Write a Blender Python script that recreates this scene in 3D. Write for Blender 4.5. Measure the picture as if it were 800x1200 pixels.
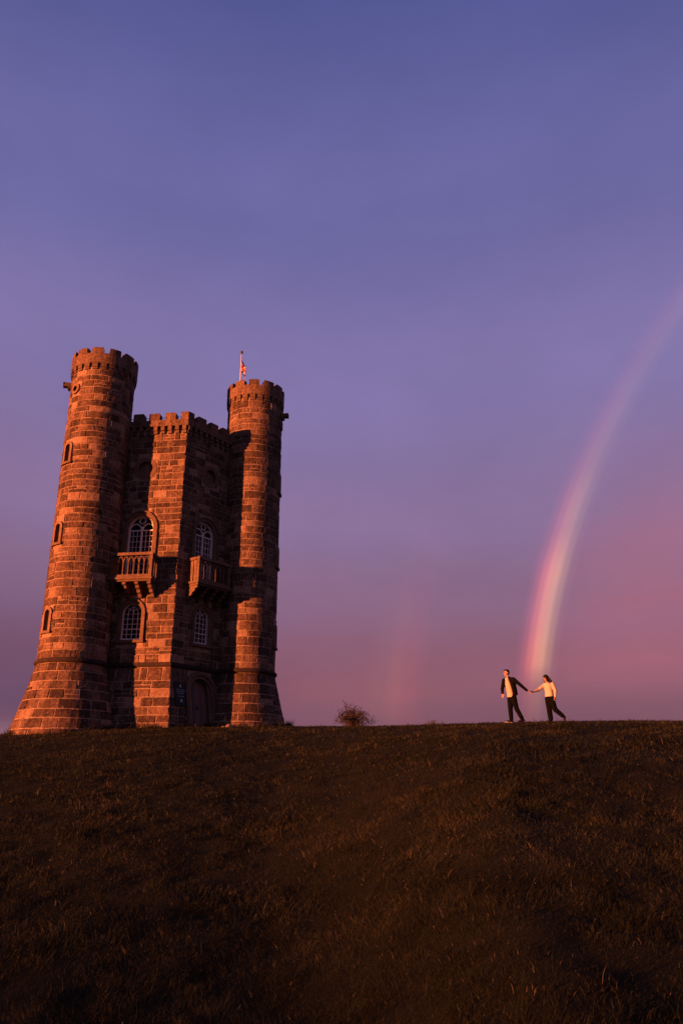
import bpy, bmesh, math, random
import numpy as np
from mathutils import Vector, Matrix

# ------------------------------------------------------------------ clean
for o in list(bpy.data.objects):
    bpy.data.objects.remove(o, do_unlink=True)
scene = bpy.context.scene
COL = scene.collection
random.seed(7)
RNG = np.random.default_rng(11)
PI = math.pi
R = math.radians

# ------------------------------------------------------------------ camera (eye at the origin of the scene)
PITCH = 19.406
cam_d = bpy.data.cameras.new('camera')
cam = bpy.data.objects.new('camera', cam_d)
COL.objects.link(cam)
cam.location = (0, 0, 0)
cam.rotation_euler = (R(90 + PITCH), 0, 0)
cam_d.sensor_fit = 'VERTICAL'
cam_d.sensor_height = 36.0
cam_d.sensor_width = 24.0
cam_d.lens = 930.0 / 1200.0 * 36.0
cam_d.clip_start = 0.1
cam_d.clip_end = 20000
scene.camera = cam
scene.render.engine = 'CYCLES'
scene.render.resolution_x = 682
scene.render.resolution_y = 1024

# ------------------------------------------------------------------ sky, sun, exposure
ANTI_AZ = 55.0          # compass angle (from +Y towards +X) of the point opposite the sun
SUN_EL = 1.2
SUN_STRENGTH = 5.0
anti = Vector((math.sin(R(ANTI_AZ)) * math.cos(R(SUN_EL)), math.cos(R(ANTI_AZ)) * math.cos(R(SUN_EL)), -math.sin(R(SUN_EL))))


def lin(r, g, b, a=1.0):
    f = lambda c: (c / 255 / 12.92) if c / 255 <= 0.04045 else ((c / 255 + 0.055) / 1.055) ** 2.4
    return (f(r), f(g), f(b), a)


class NT:
    """tiny node-tree helper"""

    def __init__(self, tree):
        self.t = tree
        self.n = tree.nodes
        self.l = tree.links

    def new(self, kind, **kw):
        nd = self.n.new(kind)
        for k, v in kw.items():
            if k.startswith('i_'):
                nd.inputs[k[2:].replace('_', ' ')].default_value = v
            else:
                setattr(nd, k, v)
        return nd

    def link(self, a, b):
        self.l.new(a, b)

    def val(self, x, sock):
        if isinstance(x, (int, float)):
            sock.default_value = x
        else:
            self.l.new(x, sock)

    def math(self, op, a, b=0.0, c=0.0, clamp=False):
        nd = self.n.new('ShaderNodeMath')
        nd.operation = op
        nd.use_clamp = clamp
        for i, x in enumerate((a, b, c)):
            self.val(x, nd.inputs[i])
        return nd.outputs[0]

    def smooth(self, x, a, b, lo=0.0, hi=1.0):
        nd = self.n.new('ShaderNodeMapRange')
        nd.interpolation_type = 'SMOOTHSTEP'
        self.val(x, nd.inputs['Value'])
        nd.inputs['From Min'].default_value = a
        nd.inputs['From Max'].default_value = b
        nd.inputs['To Min'].default_value = lo
        nd.inputs['To Max'].default_value = hi
        return nd.outputs['Result']

    def ramp(self, x, stops, interp='LINEAR'):
        nd = self.n.new('ShaderNodeValToRGB')
        cr = nd.color_ramp
        cr.interpolation = interp
        while len(cr.elements) > 1:
            cr.elements.remove(cr.elements[-1])
        for i, (p, c) in enumerate(stops):
            e = cr.elements[0] if i == 0 else cr.elements.new(p)
            e.position = p
            e.color = c if len(c) == 4 else (*c, 1)
        self.val(x, nd.inputs['Fac'])
        return nd.outputs['Color']

    def mix(self, f, a, b, blend='MIX'):
        nd = self.n.new('ShaderNodeMix')
        nd.data_type = 'RGBA'
        nd.blend_type = blend
        nd.clamp_factor = True
        self.val(f, nd.inputs[0])
        for x, s in ((a, nd.inputs[6]), (b, nd.inputs[7])):
            if isinstance(x, tuple):
                s.default_value = x if len(x) == 4 else (*x, 1)
            else:
                self.l.new(x, s)
        return nd.outputs[2]

    def noise(self, vec, scale, detail=3.0, rough=0.5, w=None):
        nd = self.n.new('ShaderNodeTexNoise')
        nd.inputs['Scale'].default_value = scale
        nd.inputs['Detail'].default_value = detail
        nd.inputs['Roughness'].default_value = rough
        if vec is not None:
            self.l.new(vec, nd.inputs['Vector'])
        return nd.outputs['Fac']

    def mapping(self, vec, scale=(1, 1, 1), loc=(0, 0, 0)):
        nd = self.n.new('ShaderNodeMapping')
        nd.inputs['Scale'].default_value = scale
        nd.inputs['Location'].default_value = loc
        self.l.new(vec, nd.inputs['Vector'])
        return nd.outputs['Vector']


world = bpy.data.worlds.new('World')
scene.world = world
world.use_nodes = True
wt = NT(world.node_tree)
wt.n.clear()
tc = wt.new('ShaderNodeTexCoord')
dirv = tc.outputs['Generated']
sep = wt.new('ShaderNodeSeparateXYZ')
wt.link(dirv, sep.inputs[0])
dz = sep.outputs['Z']
# soft large variations of the elevation bands
n_low = wt.noise(wt.mapping(dirv, (1.6, 1.6, 7.0), (3.1, 0.4, 0.0)), 2.2, 4.0, 0.5)
n_big = wt.noise(wt.mapping(dirv, (1, 1, 2.2), (0.2, 1.7, 0.3)), 1.7, 3.0, 0.5)
zj = wt.math('ADD', dz, wt.math('MULTIPLY', wt.math('SUBTRACT', n_big, 0.5), 0.10))
base = wt.ramp(zj, [
    (0.00, lin(122, 82, 102)), (0.075, lin(128, 84, 102)), (0.14, lin(142, 91, 110)), (0.23, lin(141, 105, 136)),
    (0.33, lin(138, 113, 154)), (0.50, lin(131, 117, 169)), (0.66, lin(107, 104, 162)), (0.80, lin(81, 86, 146)),
    (1.00, lin(66, 72, 125))], 'EASE')
# angle to the point opposite the sun: sky inside the rainbow is pinker and brighter
dot = wt.new('ShaderNodeVectorMath', operation='DOT_PRODUCT')
wt.link(dirv, dot.inputs[0])
dot.inputs[1].default_value = anti
cosang = dot.outputs['Value']
inside = wt.smooth(cosang, math.cos(R(46)), math.cos(R(36)))
low = wt.math('MULTIPLY', wt.smooth(dz, 0.085, 0.15), wt.smooth(dz, 0.46, 0.18))
pink = wt.math('MULTIPLY', wt.math('MULTIPLY', inside, low), wt.smooth(n_low, 0.30, 0.66, 0.6, 1.0))
c1 = wt.mix(wt.math('MULTIPLY', pink, 0.70), base, lin(170, 100, 120))
# low warm streaks near the ground and darker cloud bank away from the bow
streak = wt.math('MULTIPLY', wt.smooth(n_low, 0.48, 0.66), wt.smooth(dz, 0.26, 0.10))
c2 = wt.mix(wt.math('MULTIPLY', streak, 0.25), c1, lin(160, 92, 100))
west = wt.smooth(cosang, 0.60, 0.28)
bank = wt.math('MULTIPLY', west, wt.math('MULTIPLY', wt.smooth(dz, 0.30, 0.12), wt.smooth(dz, 0.05, 0.10)))
c3 = wt.mix(wt.math('MULTIPLY', bank, 0.60), c2, lin(84, 66, 102))
# physical twilight sky, gives the glow around the set sun behind the camera
nish = wt.new('ShaderNodeTexSky', sky_type='NISHITA')
nish.sun_disc = False
nish.sun_elevation = R(SUN_EL)
nish.sun_rotation = R(ANTI_AZ + 180)
nish.dust_density = 1.5
nish.ozone_density = 2.0
pale = wt.math('MULTIPLY', west, wt.smooth(dz, 0.085, 0.045))
c4 = wt.mix(wt.math('MULTIPLY', pale, 0.75), c3, lin(158, 116, 136))
mott = wt.noise(wt.mapping(dirv, (1, 1, 1.8), (5.0, 2.0, 1.0)), 3.4, 6.0, 0.6)
c5 = wt.mix(1.0, c4, wt.ramp(mott, [(0.25, (0.90, 0.90, 0.91)), (0.75, (1.10, 1.09, 1.08))]), 'MULTIPLY')
bg1 = wt.new('ShaderNodeBackground')
wt.link(c5, bg1.inputs['Color'])
bg1.inputs['Strength'].default_value = 0.262
bg2 = wt.new('ShaderNodeBackground')
wt.link(nish.outputs[0], bg2.inputs['Color'])
bg2.inputs['Strength'].default_value = 0.003
addw = wt.new('ShaderNodeAddShader')
wt.link(bg1.outputs[0], addw.inputs[0])
wt.link(bg2.outputs[0], addw.inputs[1])
wout = wt.new('ShaderNodeOutputWorld')
wt.link(addw.outputs[0], wout.inputs['Surface'])

sun_d = bpy.data.lights.new('sun', 'SUN')
sun_d.energy = SUN_STRENGTH
sun_d.angle = R(0.6)
sun_d.color = (1.0, 0.25, 0.08)
sun = bpy.data.objects.new('sun', sun_d)
COL.objects.link(sun)
sun.location = (-60, -40, 30)
sun.rotation_euler = anti.to_track_quat('-Z', 'Y').to_euler()

vs = scene.view_settings
vs.view_transform = 'Standard'
vs.look = 'None'
vs.exposure = 1.9
vs.gamma = 1.0
vs.use_curve_mapping = False

# ------------------------------------------------------------------ mesh helpers


class MB:
    """collects faces for ONE mesh object, with a per-face tone"""

    def __init__(self):
        self.v = []
        self.f = []
        self.t = []
        self.m = []

    def add(self, verts, faces, tone=0.5, mat=0):
        o = len(self.v)
        self.v.extend([tuple(p) for p in verts])
        for fc in faces:
            self.f.append([i + o for i in fc])
            self.t.append(tone)
            self.m.append(mat)
        return self

    def hexa(self, p, tone=0.5):
        """8 points: bottom ring 0-3, top ring 4-7"""
        return self.add(p, [(3, 2, 1, 0), (4, 5, 6, 7), (0, 1, 5, 4), (1, 2, 6, 5), (2, 3, 7, 6), (3, 0, 4, 7)], tone)

    def box(self, c, s, tone=0.5):
        x, y, z = c
        a, b, d = s[0] / 2, s[1] / 2, s[2] / 2
        return self.hexa([(x - a, y - b, z - d), (x + a, y - b, z - d), (x + a, y + b, z - d), (x - a, y + b, z - d),
                          (x - a, y - b, z + d), (x + a, y - b, z + d), (x + a, y + b, z + d), (x - a, y + b, z + d)], tone)

    def tube(self, pts, radii, n=8, tone=0.5, cap=True):
        pts = [Vector(p) for p in pts]
        if isinstance(radii, (int, float)):
            radii = [radii] * len(pts)
        vs_, fs = [], []
        up = Vector((0.31, 0.17, 0.93)).normalized()
        for i, p in enumerate(pts):
            d = (pts[min(i + 1, len(pts) - 1)] - pts[max(i - 1, 0)]).normalized()
            a = d.cross(up)
            if a.length < 0.05:
                a = d.cross(Vector((1, 0, 0)))
            a.normalize()
            b = d.cross(a)
            for k in range(n):
                w = 2 * PI * k / n
                vs_.append(p + (a * math.cos(w) + b * math.sin(w)) * radii[i])
        for i in range(len(pts) - 1):
            for k in range(n):
                fs.append((i * n + k, i * n + (k + 1) % n, (i + 1) * n + (k + 1) % n, (i + 1) * n + k))
        if cap:
            fs.append(tuple(range(n - 1, -1, -1)))
            fs.append(tuple((len(pts) - 1) * n + k for k in range(n)))
        return self.add(vs_, fs, tone)

    def build(self, name, mats, parent=None, smooth=False, loc=None, kind=None):
        me = bpy.data.meshes.new(name)
        if loc is not None:
            lx, ly, lz = loc
            vv = [(a - lx, b - ly, c - lz) for a, b, c in self.v]
        else:
            vv = self.v
        me.from_pydata(vv, [], self.f)
        at = me.attributes.new('tone', 'FLOAT', 'FACE')
        at.data.foreach_set('value', np.array(self.t, dtype=np.float32))
        if not isinstance(mats, (list, tuple)):
            mats = [mats]
        for m in mats:
            me.materials.append(m)
        if len(mats) > 1:
            me.polygons.foreach_set('material_index', np.array(self.m, dtype=np.int32))
        if smooth:
            me.polygons.foreach_set('use_smooth', np.ones(len(self.f), dtype=bool))
        me.update()
        o = bpy.data.objects.new(name, me)
        COL.objects.link(o)
        if parent is not None:
            o.parent = parent
        if loc is not None:
            o.location = loc
        if kind:
            o['kind'] = kind
        return o


def tag(o, label, cat, group=None):
    o['label'] = label
    o['category'] = cat
    if group:
        o['group'] = group
    return o


def empty(name, loc):
    o = bpy.data.objects.new(name, None)
    o.empty_display_size = 0.3
    COL.objects.link(o)
    o.location = loc
    return o


# ------------------------------------------------------------------ materials
def material(name):
    m = bpy.data.materials.new(name)
    m.use_nodes = True
    nt = NT(m.node_tree)
    bsdf = nt.n['Principled BSDF']
    return m, nt, bsdf


def bump(nt, bsdf, height, strength=0.5, dist=0.02):
    b = nt.new('ShaderNodeBump')
    b.inputs['Strength'].default_value = strength
    b.inputs['Distance'].default_value = dist
    nt.link(height, b.inputs['Height'])
    nt.link(b.outputs[0], bsdf.inputs['Normal'])


def stone_material(name, stops, lichen=0.5, bumpd=0.02):
    m, nt, b = material(name)
    pos = nt.new('ShaderNodeNewGeometry').outputs['Position']
    at = nt.new('ShaderNodeAttribute', attribute_name='tone')
    n1 = nt.noise(pos, 1.3, 4, 0.6)
    n2 = nt.noise(pos, 9.0, 5, 0.65)
    n3 = nt.noise(pos, 42.0, 4, 0.6)
    t = nt.math('ADD', at.outputs['Fac'], nt.math('MULTIPLY', nt.math('SUBTRACT', n2, 0.5), 1.3))
    t = nt.math('ADD', t, nt.math('MULTIPLY', nt.math('SUBTRACT', n1, 0.5), 0.5))
    t = nt.math('ADD', t, nt.math('MULTIPLY', nt.math('SUBTRACT', n3, 0.5), 0.5), clamp=True)
    stain = nt.noise(nt.mapping(pos, (1.7, 1.7, 0.16)), 1.6, 4, 0.6)      # long rain streaks down the face
    t = nt.math('ADD', t, nt.math('MULTIPLY', nt.math('SUBTRACT', stain, 0.5), 0.7), clamp=True)
    col = nt.ramp(t, stops)
    # pale lichen blotches, thickest on the lowest courses
    sp = nt.new('ShaderNodeSeparateXYZ')
    nt.link(pos, sp.inputs[0])
    lz = nt.smooth(sp.outputs['Z'], 2.4, 5.0, 0.10, 0.0)
    vor = nt.new('ShaderNodeTexVoronoi', feature='F1')
    vor.inputs['Scale'].default_value = 2.6
    nt.link(pos, vor.inputs['Vector'])
    spot = nt.math('ADD', vor.outputs['Distance'], nt.math('MULTIPLY', nt.math('SUBTRACT', n3, 0.5), 0.25))
    rad = nt.math('ADD', nt.math('MULTIPLY', nt.noise(pos, 0.9, 2), 0.16), lz)
    lich = nt.math('LESS_THAN', spot, nt.math('SUBTRACT', rad, 0.01))
    col = nt.mix(nt.math('MULTIPLY', lich, lichen), col, (0.22, 0.165, 0.115, 1))
    nt.link(col, b.inputs['Base Color'])
    b.inputs['Roughness'].default_value = 0.93
    b.inputs['Specular IOR Level'].default_value = 0.2
    h = nt.math('ADD', nt.math('MULTIPLY', n2, 0.6), nt.math('MULTIPLY', n3, 0.4))
    bump(nt, b, h, 0.9, bumpd)
    return m


M = {}
M['stone'] = stone_material('weathered_ironstone', [(0.0, (0.024, 0.014, 0.009)), (0.28, (0.070, 0.041, 0.023)), (0.55, (0.145, 0.088, 0.051)), (1.0, (0.25, 0.168, 0.105))])
M['mortar'] = stone_material('lime_mortar', [(0.12, (0.085, 0.055, 0.033)), (0.42, (0.165, 0.110, 0.067)), (0.75, (0.27, 0.19, 0.125))], 0.2, 0.01)
M['dressed'] = stone_material('dressed_stone', [(0.0, (0.045, 0.027, 0.016)), (0.5, (0.105, 0.065, 0.037)), (1.0, (0.19, 0.125, 0.075))], 0.2, 0.012)
M['dark_stone'] = stone_material('blackened_stone', [(0.0, (0.012, 0.008, 0.006)), (0.5, (0.028, 0.018, 0.012)), (1.0, (0.07, 0.045, 0.03))], 0.3, 0.015)


def plain(name, col, rough=0.6, var=0.25, scale=12, spec=0.4, metal=0.0, bumps=0.0, bscale=60):
    m, nt, b = material(name)
    pos = nt.new('ShaderNodeTexCoord').outputs['Object']
    n = nt.noise(pos, scale, 4, 0.6)
    lo = tuple(c * (1 - var) for c in col)
    hi = tuple(min(1, c * (1 + var)) for c in col)
    nt.link(nt.ramp(n, [(0.25, lo), (0.75, hi)]), b.inputs['Base Color'])
    b.inputs['Roughness'].default_value = rough
    b.inputs['Specular IOR Level'].default_value = spec
    b.inputs['Metallic'].default_value = metal
    if bumps:
        bump(nt, b, nt.noise(pos, bscale, 3), bumps, 0.01)
    return m


M['white_paint'] = plain('old_white_paint', (0.60, 0.53, 0.45), 0.6, 0.15)
M['iron'] = plain('dark_iron', (0.03, 0.03, 0.032), 0.5, 0.3)
M['rail_metal'] = plain('galvanised_steel', (0.55, 0.55, 0.56), 0.4, 0.1, metal=0.3)
M['pole'] = plain('pole_white', (0.45, 0.43, 0.41), 0.5, 0.05)
M['sign'] = plain('sign_black', (0.008, 0.009, 0.010), 0.5, 0.2, spec=0.15)
M['sign_white'] = plain('sign_lettering', (0.30, 0.30, 0.29), 0.6, 0.05)
M['roof'] = plain('lead_roof', (0.10, 0.10, 0.105), 0.6, 0.3)


def glass_material():
    m, nt, b = material('window_glass')
    out = nt.n['Material Output']
    tr = nt.new('ShaderNodeBsdfTransparent')
    tr.inputs['Color'].default_value = (0.75, 0.78, 0.8, 1)
    gl = nt.new('ShaderNodeBsdfGlossy')
    gl.inputs['Roughness'].default_value = 0.03
    pos = nt.new('ShaderNodeTexCoord').outputs['Object']
    bp = nt.new('ShaderNodeBump')
    bp.inputs['Strength'].default_value = 0.15
    bp.inputs['Distance'].default_value = 0.02
    nt.link(nt.noise(pos, 3.0, 2), bp.inputs['Height'])
    nt.link(bp.outputs[0], gl.inputs['Normal'])
    fr = nt.new('ShaderNodeFresnel')
    fr.inputs['IOR'].default_value = 1.16
    mx = nt.new('ShaderNodeMixShader')
    nt.link(fr.outputs[0], mx.inputs[0])
    nt.link(tr.outputs[0], mx.inputs[1])
    nt.link(gl.outputs[0], mx.inputs[2])
    nt.link(mx.outputs[0], out.inputs['Surface'])
    return m


M['glass'] = glass_material()


def wood_material():
    m, nt, b = material('dark_oak')
    pos = nt.new('ShaderNodeTexCoord').outputs['Object']
    at = nt.new('ShaderNodeAttribute', attribute_name='tone')
    n = nt.noise(nt.mapping(pos, (14, 14, 1.2)), 3.0, 5, 0.6)
    t = nt.math('ADD', n, nt.math('MULTIPLY', nt.math('SUBTRACT', at.outputs['Fac'], 0.5), 0.5))
    nt.link(nt.ramp(t, [(0.2, (0.035, 0.017, 0.010)), (0.8, (0.11, 0.052, 0.028))]), b.inputs['Base Color'])
    b.inputs['Roughness'].default_value = 0.6
    bump(nt, b, n, 0.4, 0.01)
    return m


M['wood'] = wood_material()


def ground_material():
    m, nt, b = material('turf_soil')
    pos = nt.new('ShaderNodeNewGeometry').outputs['Position']
    n1 = nt.noise(pos, 0.5, 4, 0.6)
    n2 = nt.noise(pos, 5.0, 5, 0.7)
    n3 = nt.noise(pos, 40.0, 4, 0.7)
    t = nt.math('ADD', nt.math('MULTIPLY', n1, 0.4), nt.math('ADD', nt.math('MULTIPLY', n2, 0.35), nt.math('MULTIPLY', n3, 0.25)))
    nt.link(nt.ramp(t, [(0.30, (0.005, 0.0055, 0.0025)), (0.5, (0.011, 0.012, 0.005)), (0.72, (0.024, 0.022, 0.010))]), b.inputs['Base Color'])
    b.inputs['Roughness'].default_value = 1.0
    b.inputs['Specular IOR Level'].default_value = 0.05
    bump(nt, b, nt.math('ADD', nt.math('MULTIPLY', n2, 0.5), n3), 0.8, 0.05)
    return m


M['ground'] = ground_material()


def blade_material(name, stops, trans=0.25):
    m, nt, b = material(name)
    at = nt.new('ShaderNodeAttribute', attribute_name='tone')
    col = nt.ramp(at.outputs['Fac'], stops)
    nt.link(col, b.inputs['Base Color'])
    b.inputs['Roughness'].default_value = 0.8
    b.inputs['Specular IOR Level'].default_value = 0.15
    out = nt.n['Material Output']
    tl = nt.new('ShaderNodeBsdfTranslucent')
    nt.link(col, tl.inputs['Color'])
    mx = nt.new('ShaderNodeMixShader')
    mx.inputs[0].default_value = trans
    nt.link(b.outputs[0], mx.inputs[1])
    nt.link(tl.outputs[0], mx.inputs[2])
    nt.link(mx.outputs[0], out.inputs['Surface'])
    return m


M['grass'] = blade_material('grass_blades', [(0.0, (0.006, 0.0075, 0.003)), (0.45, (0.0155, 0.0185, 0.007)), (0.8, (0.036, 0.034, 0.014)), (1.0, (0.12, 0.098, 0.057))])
M['leaf'] = blade_material('bush_leaves', [(0.0, (0.014, 0.011, 0.007)), (0.5, (0.034, 0.026, 0.017)), (1.0, (0.075, 0.057, 0.038))])
M['bark'] = plain('twig_bark', (0.06, 0.042, 0.03), 0.9, 0.4)

# ------------------------------------------------------------------ terrain
_lat = RNG.random((256, 256))


def vnoise(x, y):
    """smooth value noise 0..1, vectorised"""
    x = np.asarray(x, dtype=float)
    y = np.asarray(y, dtype=float)
    xi = np.floor(x).astype(int)
    yi = np.floor(y).astype(int)
    fx = x - xi
    fy = y - yi
    fx = fx * fx * (3 - 2 * fx)
    fy = fy * fy * (3 - 2 * fy)
    g = lambda a, b: _lat[a % 256, b % 256]
    return (g(xi, yi) * (1 - fx) * (1 - fy) + g(xi + 1, yi) * fx * (1 - fy) + g(xi, yi + 1) * (1 - fx) * fy + g(xi + 1, yi + 1) * fx * fy)


def sstep(x, a, b):
    t = np.clip((x - a) / (b - a), 0, 1)
    return t * t * (3 - 2 * t)


QU = [-1.2, -0.5, -0.40, -0.30, -0.20, -0.08, 0.04, 0.14, 0.22, 0.34, 0.43, 1.2]
QV = [0.050, 0.0620, 0.0655, 0.0715, 0.0742, 0.0744, 0.0747, 0.0775, 0.0797, 0.0812, 0.0806, 0.070]
SHADE_RIDGE = 2.7


def ground_z(X, Y, fine=True):
    X = np.asarray(X, dtype=float)
    Y = np.asarray(Y, dtype=float)
    u = X / np.maximum(Y, 9.0)
    qs = np.interp(u, QU, QV)
    Yc = 39.0 - 10.0 * sstep(u, -0.1, 0.2)
    yy = np.maximum(Y, 3.6)
    Lg = np.log(yy / Yc)
    z = yy * (qs - 0.135 * Lg * Lg)
    z = np.where(z < -12, -12 - 25 * np.tanh((-12 - z) / 25 * 0.6), z)
    back = np.maximum(3.6 - Y, 0)
    z = z - 0.055 * back * np.exp(-back / 120.0)
    # unseen ridge added behind and left of the viewpoint to shade the foreground
    d = -(X * math.sin(R(ANTI_AZ)) + Y * math.cos(R(ANTI_AZ)))
    z = z + (SHADE_RIDGE + 3.6) * np.exp(-((d - 150.0) / 45.0) ** 2) * sstep(d, 20, 80)
    if fine:
        near = sstep(-np.abs(Y - 24), -40, -24) * sstep(-np.abs(X), -60, -30)
        b = (vnoise(X * 0.45 + 9, Y * 0.33 + 4) - 0.5) * 0.05
        b += (vnoise(X * 1.3 + 31, Y * 1.0 + 17) - 0.5) * 0.06
        b += (vnoise(X * 3.4 + 5, Y * 3.4 + 77) - 0.5) * 0.06
        z = z + b * near * (1 - 0.6 * sstep(Y, 24, 30))
    return z


def gz(x, y):
    return float(ground_z(np.array([x]), np.array([y]))[0])


def axis(fine_a, fine_b, step, far):
    f = list(np.arange(fine_a, fine_b + 1e-6, step))
    g, s, x = [], step, fine_b
    while x < far:
        s *= 1.25
        x += s
        g.append(x)
    h, s, x = [], step, fine_a
    while x > -far:
        s *= 1.25
        x -= s
        h.append(x)
    return np.array(h[::-1] + f + g)


def grid_mesh(name, xs, ys, mat):
    XX, YY = np.meshgrid(xs, ys)
    ZZ = ground_z(XX, YY)
    nx, ny = len(xs), len(ys)
    co = np.stack([XX, YY, ZZ], -1).reshape(-1, 3).astype(np.float32)
    i = np.arange(nx * ny).reshape(ny, nx)
    q = np.stack([i[:-1, :-1], i[:-1, 1:], i[1:, 1:], i[1:, :-1]], -1).reshape(-1, 4).astype(np.int32)
    me = bpy.data.meshes.new(name)
    me.vertices.add(len(co))
    me.vertices.foreach_set('co', co.ravel())
    me.loops.add(q.size)
    me.loops.foreach_set('vertex_index', q.ravel())
    me.polygons.add(len(q))
    me.polygons.foreach_set('loop_start', np.arange(0, q.size, 4, dtype=np.int32))
    me.polygons.foreach_set('loop_total', np.full(len(q), 4, dtype=np.int32))
    me.update(calc_edges=True)
    me.polygons.foreach_set('use_smooth', np.ones(len(q), dtype=bool))
    me.materials.append(mat)
    o = bpy.data.objects.new(name, me)
    COL.objects.link(o)
    return o


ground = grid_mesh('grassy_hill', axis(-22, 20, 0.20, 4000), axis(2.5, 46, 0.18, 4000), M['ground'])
ground['kind'] = 'structure'
ground['label'] = 'dark grassy hillside rising to the tower and the walkers'

# ------------------------------------------------------------------ tower plan
OX, OY = -9.69, 41.44
A_L = R(-127.378)
RT, RC = 4.95, 4.40
Z_TOP_WALL = 17.55
BATTER = 0.50
pt = lambda a, r: Vector((OX + r * math.cos(a), OY + r * math.sin(a)))
T0 = Vector((OX, OY, 2.6))          # tower origin: centre of its base
tower = empty('stone_tower', T0)
tag(tower, 'brown stone castle tower with round battlemented turrets, balconies and arched windows on the hilltop', 'tower')


def loc3(x, y, z):
    return Vector((x - T0.x, y - T0.y, z - T0.z))


class Turret:
    kind = 'turret'

    def __init__(self, ang, rad, flare, dx=0.0):
        self.a = ang
        self.c = pt(ang, RT) + Vector((dx, 0))
        self.r0 = rad
        self.flare = flare

    def r(self, z):
        if z < 5.55:
            return self.r0 + self.flare * (5.55 - z) * (0.8 + 0.07 * (5.55 - z))
        return self.r0

    def map(self, s, z, d):
        rr = self.r(z) + d
        return loc3(self.c.x + rr * math.cos(s), self.c.y + rr * math.sin(s), z)

    def metres(self, z):
        return self.r(z)

    def buried(self, s, z):
        if z > 17.9:
            return False
        p = Vector((self.c.x + self.r(z) * math.cos(s), self.c.y + self.r(z) * math.sin(s)))
        return in_hex(p, -0.03)


class Wall:
    kind = 'wall'

    def __init__(self, j, side):
        self.A = pt(A_L + j * PI / 3, RC)
        B = pt(A_L + (j + side) * PI / 3, RC)
        self.L = (B - self.A).length
        self.d = (B - self.A).normalized()
        n = Vector((self.d.y, -self.d.x))
        if n.dot((self.A + B) / 2 - Vector((OX, OY))) < 0:
            n = -n
        self.n = n
        self.side = side

    def map(self, s, z, d):
        if z < 5.55:                       # the foot of the wall leans out below the string course
            b = BATTER * (5.55 - z) / 2.85
            d = d + b
            if s < 0.03:
                s = s - b * math.tan(PI / 6)
        p = self.A + self.d * s + self.n * d
        return loc3(p.x, p.y, z)

    def metres(self, z):
        return 1.0

    def buried(self, s, z):
        p = self.A + self.d * s
        return any((p - t.c).length < t.r(z) - 0.02 for t in TURRETS)


def in_hex(p, margin=0.0):
    q = p - Vector((OX, OY))
    for k in range(6):
        a = A_L + (k + 0.5) * PI / 3
        if q.dot(Vector((math.cos(a), math.sin(a)))) > RC * math.cos(PI / 6) + margin:
            return False
    return True


TURRETS = [Turret(A_L, 1.58, 0.265, 0.08), Turret(A_L + 2 * PI / 3, 1.51, 0.245, -0.13), Turret(A_L + 4 * PI / 3, 1.53, 0.24)]
WALLS = [Wall(1, -1), Wall(1, 1), Wall(3, -1), Wall(3, 1), Wall(5, -1), Wall(5, 1)]
WL, WR = WALLS[0], WALLS[1]


def sbox(mb, S, s0, s1, z0, z1, d0, d1, ns=1, tone=0.5, cham=0.0):
    """closed box in surface coordinates (s along, z up, d outwards); cham slopes the top edges"""
    v, f = [], []
    for i in range(ns + 1):
        s = s0 + (s1 - s0) * i / ns
        k = cham / S.metres((z0 + z1) / 2)
        ss = min(max(s, s0 + k), s1 - k) if cham else s
        v += [S.map(s, z0, d0), S.map(s, z0, d1), S.map(s, z1 - cham, d1), S.map(ss, z1, d1 - cham), S.map(ss, z1, d0 + cham), S.map(s, z1 - cham, d0)]
    for i in range(ns):
        a, b = i * 6, (i + 1) * 6
        for k in range(6):
            f.append((a + k, a + (k + 1) % 6, b + (k + 1) % 6, b + k))
    f.append((5, 4, 3, 2, 1, 0))
    f.append(tuple(ns * 6 + k for k in range(6)))
    mb.add(v, f, tone)
    return mb


# -------- openings: (centre s, bottom z, springing z, top z, half width)
class Arch:
    def __init__(self, c, zb, zs, zt, hw):
        self.c, self.zb, self.zs, self.zt, self.hw = c, zb, zs, zt, hw

    def outline(self, e=0.0, n=14, eb=0.0):
        pts = [(self.c - self.hw - e, self.zb - eb), (self.c - self.hw - e, self.zs)]
        for i in range(1, n):
            w = PI - PI * i / n
            pts.append((self.c + (self.hw + e) * math.cos(w), self.zs + (self.zt - self.zs + e) * math.sin(w)))
        pts += [(self.c + self.hw + e, self.zs), (self.c + self.hw + e, self.zb - eb)]
        return pts

    def half_at(self, z0, z1, e=0.0):
        """widest half width of the opening grown by e inside the course z0..z1, or None"""
        if z1 < self.zb - e * 0.5 or z0 > self.zt + e:
            return None
        zq = max(z0, self.zb)
        if zq <= self.zs:
            return self.hw + e
        k = (zq - self.zs) / (self.zt - self.zs + e)
        return (self.hw + e) * math.sqrt(max(0, 1 - k * k)) + 0.02


CL, CR = 2.04, 1.80
ARCH = {
    WL: [Arch(CL + 0.06, 6.80, 8.10, 8.62, 0.50), Arch(CL - 0.02, 9.72, 12.38, 13.10, 0.66), Arch(CL, 15.16, 15.62, 16.08, 0.46)],
    WR: [Arch(CR + 0.04, 6.80, 8.10, 8.62, 0.50), Arch(CR - 0.10, 9.72, 12.38, 13.10, 0.66), Arch(CR + 0.02, 15.16, 15.62, 16.08, 0.46), Arch(CR + 0.02, 2.0, 4.48, 5.12, 0.66)],
}


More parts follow.
